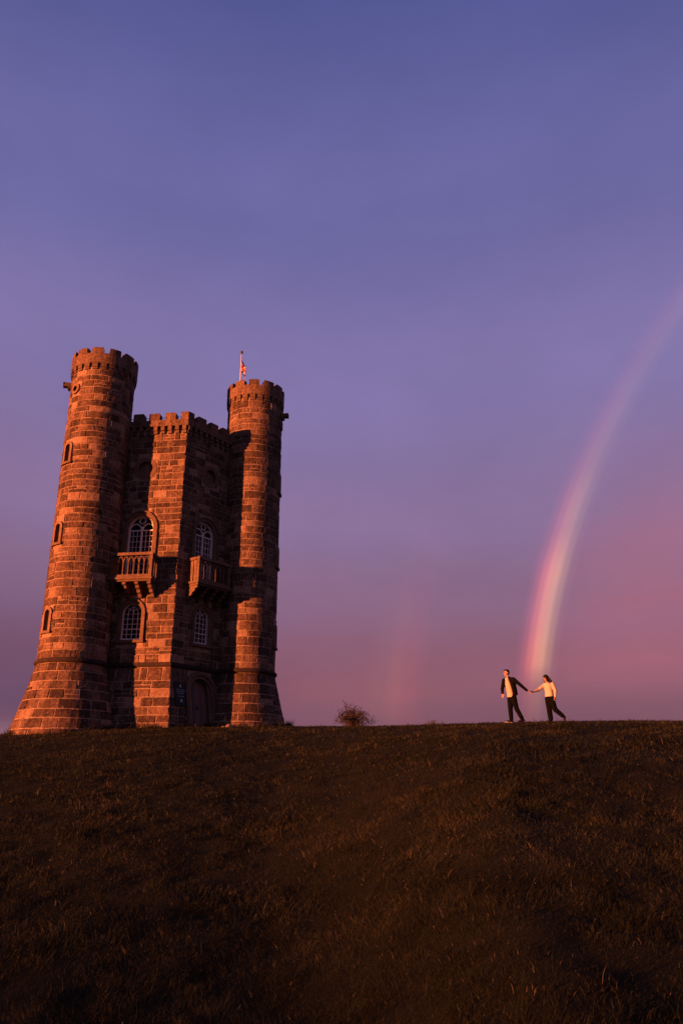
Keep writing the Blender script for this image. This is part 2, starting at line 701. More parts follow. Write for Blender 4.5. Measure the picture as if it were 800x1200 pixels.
def ring(mb, S, arch, e0, e1, d0, d1, closed=False, eb=0.0, tone=0.5, n=14):
    a = arch.outline(e0, n, eb)
    b = arch.outline(e1, n, eb)
    v, f = [], []
    for (p, q) in zip(a, b):
        v += [S.map(p[0], p[1], d0), S.map(p[0], p[1], d1), S.map(q[0], q[1], d1), S.map(q[0], q[1], d0)]
    m = len(a)
    rng = m if closed else m - 1
    for i in range(rng):
        x, y = i * 4, ((i + 1) % m) * 4
        for k in range(4):
            f.append((x + k, x + (k + 1) % 4, y + (k + 1) % 4, y + k))
    if not closed:
        f.append((0, 1, 2, 3))
        f.append(tuple((m - 1) * 4 + k for k in (3, 2, 1, 0)))
    mb.add(v, f, tone)
    return mb


def disc(mb, S, arch, d, e=0.0, tone=0.5):
    o = arch.outline(e)
    mb.add([S.map(p[0], p[1], d) for p in o], [tuple(range(len(o)))], tone)
    return mb


def bar(mb, S, pts, w, d0, d1, tone=0.5):
    """thin bar following a polyline in the plane of a wall"""
    for (a, b) in zip(pts[:-1], pts[1:]):
        dx, dz = b[0] - a[0], b[1] - a[1]
        ln = math.hypot(dx, dz)
        if ln < 1e-6:
            continue
        nx, nz = -dz / ln * w / 2, dx / ln * w / 2
        ex, ez = dx / ln * w * 0.3, dz / ln * w * 0.3
        c = [(a[0] - ex + nx, a[1] - ez + nz), (a[0] - ex - nx, a[1] - ez - nz), (b[0] + ex - nx, b[1] + ez - nz), (b[0] + ex + nx, b[1] + ez + nz)]
        mb.hexa([S.map(p[0], p[1], d0) for p in c] + [S.map(p[0], p[1], d1) for p in c], tone)
    return mb


# -------- shells with mortar faces
def wall_shell(W):
    mb = MB()
    z0, z1 = 1.6, Z_TOP_WALL + 0.3
    s0, s1 = 0.0, W.L

    def rect(a, b, c, d):
        if b - a > 1e-4 and d - c > 1e-4:
            for (c_, d_) in ([(c, d)] if c >= 5.55 or d <= 5.55 else [(c, 5.549), (5.549, 5.551), (5.551, d)]):
                mb.add([W.map(a, c_, 0), W.map(b, c_, 0), W.map(b, d_, 0), W.map(a, d_, 0)], [(0, 1, 2, 3)])
    zc = z0
    for ar in sorted(ARCH.get(W, []), key=lambda q: q.zb):
        rect(s0, s1, zc, ar.zb)
        l, r_ = ar.c - ar.hw, ar.c + ar.hw
        zt = ar.zt + 0.01
        rect(s0, l, ar.zb, zt)
        rect(r_, s1, ar.zb, zt)
        o = ar.outline()[1:-1]
        h = len(o) // 2
        lft = [(l, zt)] + o[:h + 1] + [(ar.c, zt)]
        rgt = [(ar.c, zt)] + o[h:] + [(r_, zt)]
        for poly in (lft, rgt):
            mb.add([W.map(p[0], p[1], 0) for p in poly], [tuple(range(len(poly)))])
        # reveal
        deep = -0.34 if ar.zt - ar.zb > 1.2 else -0.16
        oo = ar.outline()
        v = []
        for p in oo:
            v += [W.map(p[0], p[1], 0), W.map(p[0], p[1], deep)]
        m = len(oo)
        mb.add(v, [(2 * i, 2 * i + 1, 2 * ((i + 1) % m) + 1, 2 * ((i + 1) % m)) for i in range(m)])
        zc = zt
    rect(s0, s1, zc, z1)
    return mb


def turret_shell(T):
    mb = MB()
    zs = [1.6, 2.2, 2.8, 3.4, 4.0, 4.6, 5.2, 5.549, 5.551, 20.9]
    angs = [T.a + 2 * PI * (k + 0.5) / 60 for k in range(60)]
    e = 0.17 / T.r0
    angs = sorted([a for a in angs if min(abs(a - T.a), abs(a - T.a - 2 * PI)) > e + 0.01] + [T.a - e, T.a + e, T.a + 2 * PI - e])
    angs = [a for a in angs if T.a - e - 1e-6 <= a < T.a + 2 * PI - e - 1e-6]
    for zc, hh, hw in SLITS:
        zs += [zc - hh, zc + hh]
    zs += [OCULUS_Z - 0.16, OCULUS_Z + 0.16]
    zs.sort()
    n = len(angs)
    v, f = [], []
    for z in zs:
        for a in angs:
            v.append(T.map(a, z, 0))
    holes = [(zc - hh, zc + hh) for zc, hh, hw in SLITS] + [(OCULUS_Z - 0.16, OCULUS_Z + 0.16)]
    for i in range(len(zs) - 1):
        for k in range(n):
            if k == 0 and any(abs(zs[i] - h[0]) < 1e-5 for h in holes):
                continue
            f.append((i * n + k, i * n + (k + 1) % n, (i + 1) * n + (k + 1) % n, (i + 1) * n + k))
    f.append(tuple((len(zs) - 1) * n + k for k in range(n)))
    mb.add(v, f)
    for (za, zb) in holes:
        p = [T.map(T.a - e, za, 0), T.map(T.a + e, za, 0), T.map(T.a + e, zb, 0), T.map(T.a - e, zb, 0)]
        q = [T.map(T.a - e, za, -0.45), T.map(T.a + e, za, -0.45), T.map(T.a + e, zb, -0.45), T.map(T.a - e, zb, -0.45)]
        mb.add(p + q, [(k, (k + 1) % 4, 4 + (k + 1) % 4, 4 + k) for k in range(4)])
    return mb


# slit windows and round openings on the turrets: (z centre, half height, half width m, angle offset)
SLITS = [(7.46, 0.50, 0.17), (11.68, 0.48, 0.17), (15.87, 0.48, 0.17)]
OCULUS_Z = 19.45


def turret_cut(T, z0, z1):
    out = []
    for zc, hh, hw in SLITS:
        if z1 > zc - hh - 0.1 and z0 < zc + hh + 0.16:
            out.append((T.a, (hw + 0.14) / T.r0))
    if z1 > OCULUS_Z - 0.3 and z0 < OCULUS_Z + 0.3:
        m = min(abs(z0 - OCULUS_Z), abs(z1 - OCULUS_Z)) if (z0 - OCULUS_Z) * (z1 - OCULUS_Z) > 0 else 0
        out.append((T.a, math.sqrt(max(0.01, 0.09 - m * m)) / T.r0))
    return out


# -------- stone courses
def courses(top, base_h, hi_lo):
    zs, z = [], 1.75
    while z < 5.40:
        h = random.uniform(*base_h)
        z2 = z + h
        if z2 > 5.15:
            z2 = 5.50
        zs.append((z, z2))
        z = z2
    z = 5.70
    while z < top - 0.05:
        k = (z - 5.7) / (top - 5.7)
        lo, hi = hi_lo
        h = random.uniform(lo, hi) * (1.08 - 0.16 * k)
        z2 = z + h
        if z2 > top - 0.22:
            z2 = top
        zs.append((z, z2))
        z = z2
    return zs


JOINT = 0.027


def block(S, s0, s1, z0, z1):
    """one rough-faced building stone; returns verts, faces"""
    m = S.metres((z0 + z1) / 2)
    j = JOINT / 2
    a, b = s0 + j / m, s1 - j / m
    z0, z1 = z0 + j, z1 - j
    c = random.uniform(0.012, 0.024)
    d = random.uniform(0.010, 0.030)
    ns = 4 if S.kind == 'turret' else 3
    ss = [a] + [a + c / m + (b - a - 2 * c / m) * i / (ns - 1) for i in range(ns)] + [b]
    zz = [z0, z0 + c, z1 - c, z1]
    jj = lambda q: random.uniform(-q, q)
    v = []
    for iz, z in enumerate(zz):
        for i, s in enumerate(ss):
            edge = iz in (0, 3) or i in (0, len(ss) - 1)
            dd = -0.012 if edge else d + jj(0.009)
            v.append(S.map(s + jj(0.011) / m, z + jj(0.011), dd))
    n = len(ss)
    f = [(y * n + x, y * n + x + 1, (y + 1) * n + x + 1, (y + 1) * n + x) for y in range(3) for x in range(n - 1)]
    return v, f


def stone_tone():
    r_ = random.random()
    if r_ < 0.09:
        return random.uniform(0.58, 0.82)
    if r_ < 0.42:
        return random.uniform(0.10, 0.26)
    return random.uniform(0.22, 0.48)


def lay(S, zs, s_lo, s_hi, cuts, lens):
    """returns blocks (verts, faces, tone, centre, outward normal)"""
    res = []
    for (z0, z1) in zs:
        m = S.metres((z0 + z1) / 2)
        s = s_lo - random.uniform(0, lens[1]) / m if S.kind == 'turret' else s_lo
        base = z1 < 5.6
        cl = cuts(z0, z1)
        first = True
        while s < s_hi:
            ln = random.uniform(*lens) * (1.12 if base else 1.0)
            if first and S.kind == 'wall':
                ln = random.choice((0.35, 0.62, 0.8))
            first = False
            e = s + ln / m
            if S.kind == 'wall' and e > s_hi - 0.2:
                e = s_hi
            pieces = [(s, e)]
            for (cc, hw) in cl:
                nxt = []
                for (p, q) in pieces:
                    lo, hi = cc - hw, cc + hw
                    if q <= lo or p >= hi:
                        nxt.append((p, q))
                        continue
                    if p < lo:
                        nxt.append((p, lo))
                    if q > hi:
                        nxt.append((hi, q))
                pieces = nxt
            for (p, q) in pieces:
                if (q - p) * m < 0.09:
                    continue
                mid = (p + q) / 2
                zm = (z0 + z1) / 2
                if S.buried(p, zm) and S.buried(q, zm) and S.buried(mid, zm):
                    continue
                cells = [(p, q, z0, z1)]
                if z1 - z0 > 0.33 and (q - p) * m > 0.4 and random.random() < 0.16:
                    zh = z0 + (z1 - z0) * random.uniform(0.4, 0.6)
                    if random.random() < 0.5:
                        cells = [(p, q, z0, zh), (p, mid, zh, z1), (mid, q, zh, z1)]
                    else:
                        cells = [(p, q, z0, zh), (p, q, zh, z1)]
                for (pa, qa, za, zb) in cells:
                    v, f = block(S, pa, qa, za, zb)
                    cen = S.map((pa + qa) / 2, (za + zb) / 2, 0)
                    nrm = S.map((pa + qa) / 2, (za + zb) / 2, 1.0) - cen
                    corners = [S.map(x, z, 0.02) + T0 for x, z in ((pa, za), (qa, za), (qa, zb), (pa, zb))]
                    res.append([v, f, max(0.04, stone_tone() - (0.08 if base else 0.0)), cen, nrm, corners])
            s = e
    return res


def project(P):
    p = R(PITCH)
    d = P.y * math.cos(p) + P.z * math.sin(p)
    w = -P.y * math.sin(p) + P.z * math.cos(p)
    return 400 + 930 * P.x / d, 600 - 930 * w / d


def shown_area(S, blk):
    cen = blk[3] + T0
    if blk[4].dot(cen) > 0 or cen.z < 2.5:
        return 0.0
    if S.kind == 'wall' and S not in (WL, WR):
        return 0.0
    if S is TURRETS[2]:
        return 0.0
    if S is TURRETS[1]:
        q = project(cen)
        if q[0] < 258:
            return 0.0
    q = [project(c) for c in blk[5]]
    return abs(sum(q[i][0] * q[(i + 1) % 4][1] - q[(i + 1) % 4][0] * q[i][1] for i in range(4))) / 2


surfaces = []
for T in TURRETS:
    sh = turret_shell(T).build('turret', M['mortar'], tower, smooth=False)
    surfaces.append((T, sh, lay(T, courses(20.42, (0.38, 0.50), (0.27, 0.45)), T.a - PI, T.a + PI - 0.3, lambda a, b, T=T: turret_cut(T, a, b), (0.32, 1.0))))


def wall_cut(W):
    def f(z0, z1):
        out = []
        for ar in ARCH.get(W, []):
            e = 0.17 if ar.zt - ar.zb > 1.2 else 0.12
            h = ar.half_at(z0, z1, e)
            if h is not None:
                out.append((ar.c, h))
        return out
    return f


zs_even = courses(17.50, (0.34, 0.46), (0.25, 0.42))
for W in WALLS:
    sh = wall_shell(W).build('wall', M['mortar'], tower)
    surfaces.append((W, sh, lay(W, zs_even, -0.016, W.L, wall_cut(W), (0.28, 0.92))))

ranked = sorted(((shown_area(S, b), i, k) for i, (S, sh, bl) in enumerate(surfaces) for k, b in enumerate(bl)), reverse=True)
single = {(i, k) for a, i, k in ranked[:300]}
for i, (S, sh, bl) in enumerate(surfaces):
    rest = MB()
    for k, (v, f, t, cen, nrm, cor) in enumerate(bl):
        if (i, k) in single:
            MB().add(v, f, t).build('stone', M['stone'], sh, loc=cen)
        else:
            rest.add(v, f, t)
    rest.build('stone_courses', M['stone'], sh, kind='stuff')

# -------- string course, corbels, parapets, merlons, spouts, slit windows
for ti, T in enumerate(TURRETS):
    sh = surfaces[ti][1]
    mb = MB()
    n = 56
    prof = [(0.0, 5.50), (0.05, 5.50), (0.10, 5.55), (0.11, 5.60), (0.08, 5.66), (0.0, 5.72)]
    v, f = [], []
    for k in range(n):
        w = 2 * PI * k / n
        for (d, z) in prof:
            rr = T.r0 + 0.02 + d
            v.append(loc3(T.c.x + rr * math.cos(w), T.c.y + rr * math.sin(w), z))
    for k in range(n):
        for q in range(5):
            a, b = k * 6 + q, ((k + 1) % n) * 6 + q
            f.append((a, b, b + 1, a + 1))
    mb.add(v, f, 0.4)
    mb.build('string_course', M['dark_stone'], sh)
    # corbel table
    for k in range(24):
        w = T.a + (k + 0.5) * 2 * PI / 24
        cb = MB()
        hw = 0.135 / T.r0
        sbox(cb, T, w - hw, w + hw, 20.55, 20.75, -0.05, 0.10, 2, 0.4)
        sbox(cb, T, w - hw * 0.96, w + hw * 0.96, 20.42, 20.552, -0.05, 0.06, 2, 0.4)
        cb.build('corbel', M['dressed'], sh)
    pb = MB()
    sbox(pb, T, T.a - PI, T.a + PI, 20.745, 21.33, -0.20, 0.115, 60, 0.38)
    pb.build('parapet', M['stone'], sh)
    for k in range(12):
        w = T.a + (k + 0.35) * 2 * PI / 12 + random.uniform(-0.01, 0.01)
        hw = R(random.uniform(9.6, 11.2))
        me_ = MB()
        sbox(me_, T, w - hw, w + hw, 21.325, 21.68 + random.uniform(-0.03, 0.02), -0.205, 0.12, 4, random.uniform(0.25, 0.45), 0.035)
        me_.build('merlon', M['stone'], sh)
    # rain spout near the top
    sp = MB()
    w = T.a + (R(-38) if ti == 0 else R(2))
    sbox(sp, T, w - 0.075, w + 0.075, 19.98, 20.22, -0.1, 0.42, 1, 0.45, 0.03)
    sbox(sp, T, w - 0.11, w + 0.11, 19.86, 20.0, -0.1, 0.18, 1, 0.4)
    sp.build('rain_spout', M['dressed'], sh)
    # slit windows
    for (zc, hh, hw) in SLITS:
        class SS:                      # angular surface with s in metres round the slit
            @staticmethod
            def map(s, z, d, T=T):
                return T.map(T.a + s / T.r0, z, d)
            @staticmethod
            def metres(z):
                return 1.0
        ar = Arch(0.0, zc - hh, zc + hh - hw, zc + hh, hw)
        wnd = MB()
        ring(wnd, SS, ar, 0.0, 0.14, -0.05, 0.075, tone=0.7)
        sbox(wnd, SS, -hw - 0.2, hw + 0.2, zc - hh - 0.12, zc - hh, -0.05, 0.12, 3, 0.5)
        wnd.build('slit_window', M['dressed'], sh)
        gp = MB()
        disc(gp, SS, ar, -0.30, 0.06)
        gp.build('slit_pane', M['iron'], sh)

    def circ(r0, nn=20):
        return [(r0 * math.cos(2 * PI * q / nn), OCULUS_Z + r0 * math.sin(2 * PI * q / nn)) for q in range(nn)]
    oc = MB()
    a, b = circ(0.15), circ(0.30)
    v, f = [], []
    for p, q in zip(a, b):
        v += [SS.map(p[0], p[1], -0.05), SS.map(p[0], p[1], 0.08), SS.map(q[0], q[1], 0.08), SS.map(q[0], q[1], -0.05)]
    for k in range(20):
        x, y = k * 4, ((k + 1) % 20) * 4
        for h in range(4):
            f.append((x + h, x + (h + 1) % 4, y + (h + 1) % 4, y + h))
    oc.add(v, f, 0.6).build('round_window', M['dressed'], sh)
    MB().add([SS.map(p[0], p[1], -0.28) for p in circ(0.24)], [tuple(range(20))]).build('round_pane', M['iron'], sh)

for wi, W in enumerate(WALLS):
    sh = surfaces[3 + wi][1]
    o = 0.004 * (wi % 2)
    mb = MB()
    # moulded string course with a mitred outer corner
    for (d, za, zb) in ((0.06, 5.50, 5.56), (0.115, 5.555, 5.63), (0.07, 5.625, 5.72)):
        k = d * math.tan(PI / 6)
        v = [W.map(0, za, -0.02), W.map(-k, za, d), W.map(W.L, za, d), W.map(W.L, za, -0.02), W.map(0, zb, -0.02), W.map(-k, zb, d), W.map(W.L, zb, d), W.map(W.L, zb, -0.02)]
        mb.hexa(v, 0.4)
    mb.build('string_course', M['dark_stone'], sh)
    # corbels
    s = 0.10
    while s < W.L - 0.3:
        if not W.buried(s, 17.6):
            cb = MB()
            sbox(cb, W, s - 0.10, s + 0.10, 17.66, 17.90, -0.05, 0.17, 1, 0.5)
            sbox(cb, W, s - 0.095, s + 0.095, 17.50, 17.662, -0.05, 0.10, 1, 0.45)
            cb.build('corbel', M['dressed'], sh)
        s += 0.385
    k = 0.19 * math.tan(PI / 6)
    pb = MB()
    zt = 18.24 + o
    v = [W.map(0.1, 17.89, -0.2), W.map(-k, 17.89, 0.19), W.map(W.L, 17.89, 0.19), W.map(W.L, 17.89, -0.2), W.map(0.1, zt, -0.2), W.map(-k, zt, 0.19), W.map(W.L, zt, 0.19), W.map(W.L, zt, -0.2)]
    pb.hexa(v, 0.4).build('parapet', M['stone'], sh)
    s = -k
    q = 0
    while s < W.L - 0.2:
        wid = 0.40 if q == 0 else 0.56
        if q == 0 and W.side == 1:
            pass
        if not W.buried(s + wid / 2, 17.8):
            mm = MB()
            sbox(mm, W, s + (0.004 if q == 0 else 0), s + wid, zt - 0.004, 18.66 + o + random.uniform(-0.02, 0.02), -0.205, 0.194, 1, random.uniform(0.3, 0.5), 0.04)
            mm.build('merlon', M['stone'], sh)
        s += wid + 0.30
        q += 1

# flat lead roofs, and a slim safety rail behind the battlements
mb = MB()
mb.add([loc3(*pt(A_L + k * PI / 3, RC - 0.02), 17.75) for k in range(6)], [tuple(range(6))])
mb.build('roof', M['roof'], tower)
rl = MB()
for k in range(6):
    a, b = pt(A_L + k * PI / 3, RC - 0.35), pt(A_L + (k + 1) * PI / 3, RC - 0.35)
    for zz in (18.42, 18.60):
        rl.tube([loc3(a.x, a.y, zz), loc3(b.x, b.y, zz)], 0.016, 6)
    for q in range(5):
        p = a.lerp(b, q / 5)
        rl.tube([loc3(p.x, p.y, 17.75), loc3(p.x, p.y, 18.60)], 0.016, 6)
rl.build('roof_railing', M['rail_metal'], tower)


# -------- windows of the two walls in view
def arch_curve(c, zs, rx, rz, n=10, a0=PI, a1=0.0):
    return [(c + rx * math.cos(a0 + (a1 - a0) * i / n), zs + rz * math.sin(a0 + (a1 - a0) * i / n)) for i in range(n + 1)]


def window_trim(W, ar, wnd, hood=0.12, sill=True):
    sr = MB()
    ring(sr, W, ar, 0.0, hood, -0.02, 0.04, tone=0.55)
    sr.build('surround', M['dressed'], wnd)
    hm = MB()
    ring(hm, W, ar, hood, hood + 0.075, -0.02, 0.10, tone=0.45)
    hm.build('hood_mould', M['dressed'], wnd)
    if sill:
        sl = MB()
        sbox(sl, W, ar.c - ar.hw - 0.22, ar.c + ar.hw + 0.22, ar.zb - 0.14, ar.zb + 0.0, -0.02, 0.15, 1, 0.45, 0.02)
        sl.build('sill', M['dressed'], wnd)


DG = -0.20


def low_window(W, ar):
    wnd = MB()
    ring(wnd, W, ar, -0.05, 0.0, DG - 0.05, DG + 0.05)
    sbox(wnd, W, ar.c - ar.hw, ar.c + ar.hw, ar.zb, ar.zb + 0.10, DG - 0.05, DG + 0.07)
    w = wnd.build('window', M['white_paint'], tower)
    gb = MB()
    c, hw = ar.c, ar.hw
    for k in (-1, 0, 1):
        top = ar.zs + (ar.zt - ar.zs) * math.sqrt(1 - (k * 0.5) ** 2) * (0.62 if k else 1.0)
        if k:
            top = ar.zs
        bar(gb, W, [(c + k * hw * 0.5, ar.zb + 0.1), (c + k * hw * 0.5, top)], 0.022, DG - 0.02, DG + 0.02)
    for q in range(1, 5):
        z = ar.zb + 0.06 + (ar.zs - ar.zb - 0.06) * q / 5.0
        bar(gb, W, [(c - hw, z), (c + hw, z)], 0.04 if q == 2 else 0.02, DG - 0.021, DG + 0.021)
    bar(gb, W, [(c - hw, ar.zs), (c + hw, ar.zs)], 0.02, DG - 0.019, DG + 0.019)
    # interlaced arches in the head
    bar(gb, W, arch_curve(c - hw * 0.25, ar.zs, hw * 0.25, 0.22), 0.02, DG - 0.018, DG + 0.018)
    bar(gb, W, arch_curve(c + hw * 0.25, ar.zs, hw * 0.25, 0.22), 0.02, DG - 0.018, DG + 0.018)
    bar(gb, W, arch_curve(c, ar.zs, hw * 0.5, 0.34), 0.02, DG - 0.017, DG + 0.017)
    bar(gb, W, [(c - hw * 0.36, ar.zs + 0.2), (c - hw * 0.72, ar.zs + 0.36)], 0.02, DG - 0.016, DG + 0.016)
    bar(gb, W, [(c + hw * 0.36, ar.zs + 0.2), (c + hw * 0.72, ar.zs + 0.36)], 0.02, DG - 0.016, DG + 0.016)
    gb.build('glazing_bars', M['white_paint'], w)
    disc(MB(), W, ar, DG - 0.03, -0.02).build('pane', M['glass'], w)
    window_trim(W, ar, w)


def big_window(W, ar):
    wnd = MB()
    c, hw = ar.c, ar.hw
    ring(wnd, W, ar, -0.075, 0.0, DG - 0.06, DG + 0.06)
    w = wnd.build('window', M['white_paint'], tower)
    gb = MB()
    bar(gb, W, [(c, ar.zb), (c, ar.zs + 0.12)], 0.08, DG - 0.05, DG + 0.05)
    bar(gb, W, [(c - hw, ar.zs - 0.05), (c + hw, ar.zs - 0.05)], 0.055, DG - 0.045, DG + 0.045)
    for k in (-1, 1):
        bar(gb, W, arch_curve(c + k * hw * 0.5, ar.zs - 0.02, hw * 0.45, 0.32), 0.05, DG - 0.04, DG + 0.04)
    bar(gb, W, [(c + 0.16 * math.cos(2 * PI * q / 14), ar.zs + 0.47 + 0.16 * math.sin(2 * PI * q / 14)) for q in range(15)], 0.045, DG - 0.038, DG + 0.038)
    gb.build('mullion', M['white_paint'], w)
    g2 = MB()
    for k in (-1, 1):
        for q in (-1, 1):
            x = c + k * hw * 0.5 + q * 0.10
            bar(g2, W, [(x, ar.zb), (x, ar.zs - 0.05)], 0.02, DG - 0.02, DG + 0.02)
    z = ar.zs - 0.33
    while z > ar.zb:
        bar(g2, W, [(c - hw, z), (c + hw, z)], 0.02, DG - 0.021, DG + 0.021)
        z -= 0.29
    g2.build('glazing_bars', M['white_paint'], w)
    disc(MB(), W, ar, DG - 0.03, -0.02).build('pane', M['glass'], w)
    window_trim(W, ar, w, 0.15, False)


def balcony(W, c):
    t0, t1, dep = c - 1.06, c + 1.06, 0.86
    mb = MB()
    sbox(mb, W, t0 - 0.05, t1 + 0.05, 9.56, 9.68, -0.02, dep + 0.05, 1, 0.5, 0.02)
    sbox(mb, W, t0, t1, 9.46, 9.562, -0.02, dep - 0.02, 1, 0.4)
    bal = mb.build('balcony', M['dressed'], tower)
    rl_ = MB()
    sbox(rl_, W, t0 - 0.04, t1 + 0.04, 10.74, 10.89, dep - 0.15, dep + 0.05, 1, 0.55, 0.025)
    sbox(rl_, W, t0 - 0.04, t0 + 0.16, 10.737, 10.887, 0.0, dep - 0.16, 1, 0.5, 0.025)
    sbox(rl_, W, t1 - 0.16, t1 + 0.04, 10.737, 10.887, 0.0, dep - 0.16, 1, 0.5, 0.025)
    rl_.build('handrail', M['dressed'], bal)
    plinth = MB()
    sbox(plinth, W, t0 + 0.005, t1 - 0.005, 9.675, 9.80, dep - 0.11, dep - 0.005, 1, 0.5)
    plinth.build('plinth_rail', M['dressed'], bal)
    # corner piers
    for (x, d) in ((t0 + 0.07, dep - 0.07), (t1 - 0.07, dep - 0.07), (t0 + 0.07, 0.07), (t1 - 0.07, 0.07)):
        pr = MB()
        sbox(pr, W, x - 0.075, x + 0.075, 9.67, 10.745, d - 0.075, d + 0.075, 1, 0.5)
        sbox(pr, W, x - 0.095, x + 0.095, 10.56, 10.66, d - 0.095, d + 0.095, 1, 0.5)
        pr.build('pier', M['dressed'], bal)
    nb = 7
    x0, x1 = t0 + 0.145, t1 - 0.145
    st = (x1 - x0) / nb
    for q in range(nb + 1):
        b_ = MB()
        x = x0 + st * q
        if 0 < q < nb:
            sbox(b_, W, x - 0.021, x + 0.021, 9.795, 10.32, dep - 0.085, dep - 0.025, 1, 0.55)
            sbox(b_, W, x - 0.040, x + 0.040, 9.797, 9.85, dep - 0.10, dep - 0.012, 1, 0.55)
        for k in (-1, 1):
            if (q == 0 and k < 0) or (q == nb and k > 0):
                continue
            pts = [(x + k * st * 0.5 * (1 - math.cos(w)) * 1.0, 10.28 + 0.41 * math.sin(w)) for w in (0, PI / 10, PI / 5, PI * 0.3, PI * 0.4, PI / 2)]
            bar(b_, W, pts, 0.052, dep - 0.085, dep - 0.025, 0.55)
        if b_.v:
            b_.build('baluster', M['dressed'], bal)
    for x in (t0 + 0.07, t1 - 0.07):
        for q in (1, 2):
            b_ = MB()
            d = 0.07 + (dep - 0.14) * q / 3
            sbox(b_, W, x - 0.035, x + 0.035, 9.67, 10.745, d - 0.088, d + 0.088, 1, 0.5)
            sbox(b_, W, x - 0.045, x + 0.045, 10.50, 10.744, d - 0.105, d + 0.105, 1, 0.5)
            b_.build('baluster', M['dressed'], bal)
    for x in (t0 + 0.13, t0 + 0.75, t1 - 0.75, t1 - 0.13):
        prof = [(-0.02, 9.47), (0.76, 9.47), (0.76, 9.36), (0.62, 9.31), (0.57, 9.19), (0.42, 9.15), (0.37, 9.02), (0.22, 8.98), (0.16, 8.84), (-0.02, 8.78)]
        b_ = MB()
        n = len(prof)
        v = [W.map(x - 0.085, z, d) for d, z in prof] + [W.map(x + 0.085, z, d) for d, z in prof]
        f = [tuple(range(n)), tuple(range(2 * n - 1, n - 1, -1))] + [(i, (i + 1) % n, n + (i + 1) % n, n + i) for i in range(n)]
        b_.add(v, f, 0.5).build('bracket', M['dressed'], bal)


def blind_oculus(W, ar):
    c = (ar.c, ar.zs)
    r_ = ar.hw

    def circ(q, n=24):
        return [(c[0] + q * math.cos(2 * PI * i / n), c[1] + q * math.sin(2 * PI * i / n)) for i in range(n)]
    oc = MB()
    for (ra, rb, d) in ((r_ - 0.08, r_ + 0.14, 0.022),):
        a, b = circ(ra), circ(rb)
        v, f = [], []
        for p, q in zip(a, b):
            v += [W.map(p[0], p[1], -0.1), W.map(p[0], p[1], d), W.map(q[0], q[1], d), W.map(q[0], q[1], -0.1)]
        for k in range(24):
            x, y = k * 4, ((k + 1) % 24) * 4
            for h in range(4):
                f.append((x + h, x + (h + 1) % 4, y + (h + 1) % 4, y + h))
        oc.add(v, f, 0.5)
    w = oc.build('round_recess', M['dressed'], tower)
    MB().add([W.map(p[0], p[1], -0.13) for p in circ(r_ + 0.05)], [tuple(range(24))], 0.4).build('recess_panel', M['stone'], w)


for W in (WL, WR):
    low_window(W, ARCH[W][0])
    big_window(W, ARCH[W][1])
    balcony(W, ARCH[W][1].c)
    blind_oculus(W, ARCH[W][2])

# door in the shaded wall
dar = ARCH[WR][3]
fr = MB()
ring(fr, WR, dar, 0.0, 0.17, -0.02, 0.06, tone=0.5)
ring(fr, WR, dar, 0.17, 0.34, -0.02, 0.13, tone=0.4)
dr = MB()
ring(dr, WR, dar, -0.09, 0.0, -0.30, -0.18, tone=0.35)
door = dr.build('door', M['wood'], tower)
fr.build('arch_surround', M['dressed'], door)
npl = 8
for q in range(npl):
    xa = dar.c - dar.hw + 2 * dar.hw * q / npl + 0.006
    xb = dar.c - dar.hw + 2 * dar.hw * (q + 1) / npl - 0.006

    def ztop(x):
        k = (x - dar.c) / dar.hw
        return dar.zs + (dar.zt - dar.zs) * math.sqrt(max(0.0, 1 - k * k * 0.995))
    dd = random.uniform(-0.004, 0.006)
    v = [WR.map(xa, 2.0, -0.30), WR.map(xb, 2.0, -0.30), WR.map(xb, 2.0, -0.24 + dd), WR.map(xa, 2.0, -0.24 + dd),
         WR.map(xa, ztop(xa), -0.30), WR.map(xb, ztop(xb), -0.30), WR.map(xb, ztop(xb), -0.24 + dd), WR.map(xa, ztop(xa), -0.24 + dd)]
    MB().hexa(v, random.random()).build('plank', M['wood'], door)
hd = MB()
hd.tube([WR.map(dar.c - 0.06 + 0.07 * math.cos(w), 3.75 + 0.07 * math.sin(w), -0.21) for w in [2 * PI * i / 14 for i in range(15)]], 0.014, 6)
sbox(hd, WR, dar.c - 0.10, dar.c - 0.02, 3.78, 3.95, -0.245, -0.215)
hd.build('door_handle', M['iron'], door)

# dark notice beside the door
sg = MB()
pc = 0.50
sbox(sg, WR, pc - 0.36, pc + 0.36, 3.72, 4.84, 0.03, 0.075, 1, 0.5, 0.008)
notice = sg.build('notice_board', M['sign'])
notice.location = T0
tag(notice, 'black notice board with small white lettering on shaded wall beside the tower door', 'sign')
tx = MB()


def mark(x, z, w, h):
    sbox(tx, WR, pc + x - w / 2, pc + x + w / 2, z - h / 2, z + h / 2, 0.074, 0.079)


# crest at the top, four lines, small round stamp below (too small to read in the picture)
for (x, z, w, h) in ((0, 4.70, 0.05, 0.06), (-0.0, 4.64, 0.11, 0.05), (0, 4.60, 0.07, 0.03)):
    mark(x, z, w, h)
for z, w in ((4.47, 0.50), (4.385, 0.56), (4.30, 0.44), (4.17, 0.36)):
    x = -w / 2
    while x < w / 2 - 0.03:
        ln = random.uniform(0.05, 0.13)
        mark(min(x + ln / 2, w / 2), z, ln * 0.9, 0.022)
        x += ln + 0.02
mark(0.02, 3.97, 0.12, 0.12)
tx.build('lettering', M['sign_white'], notice)

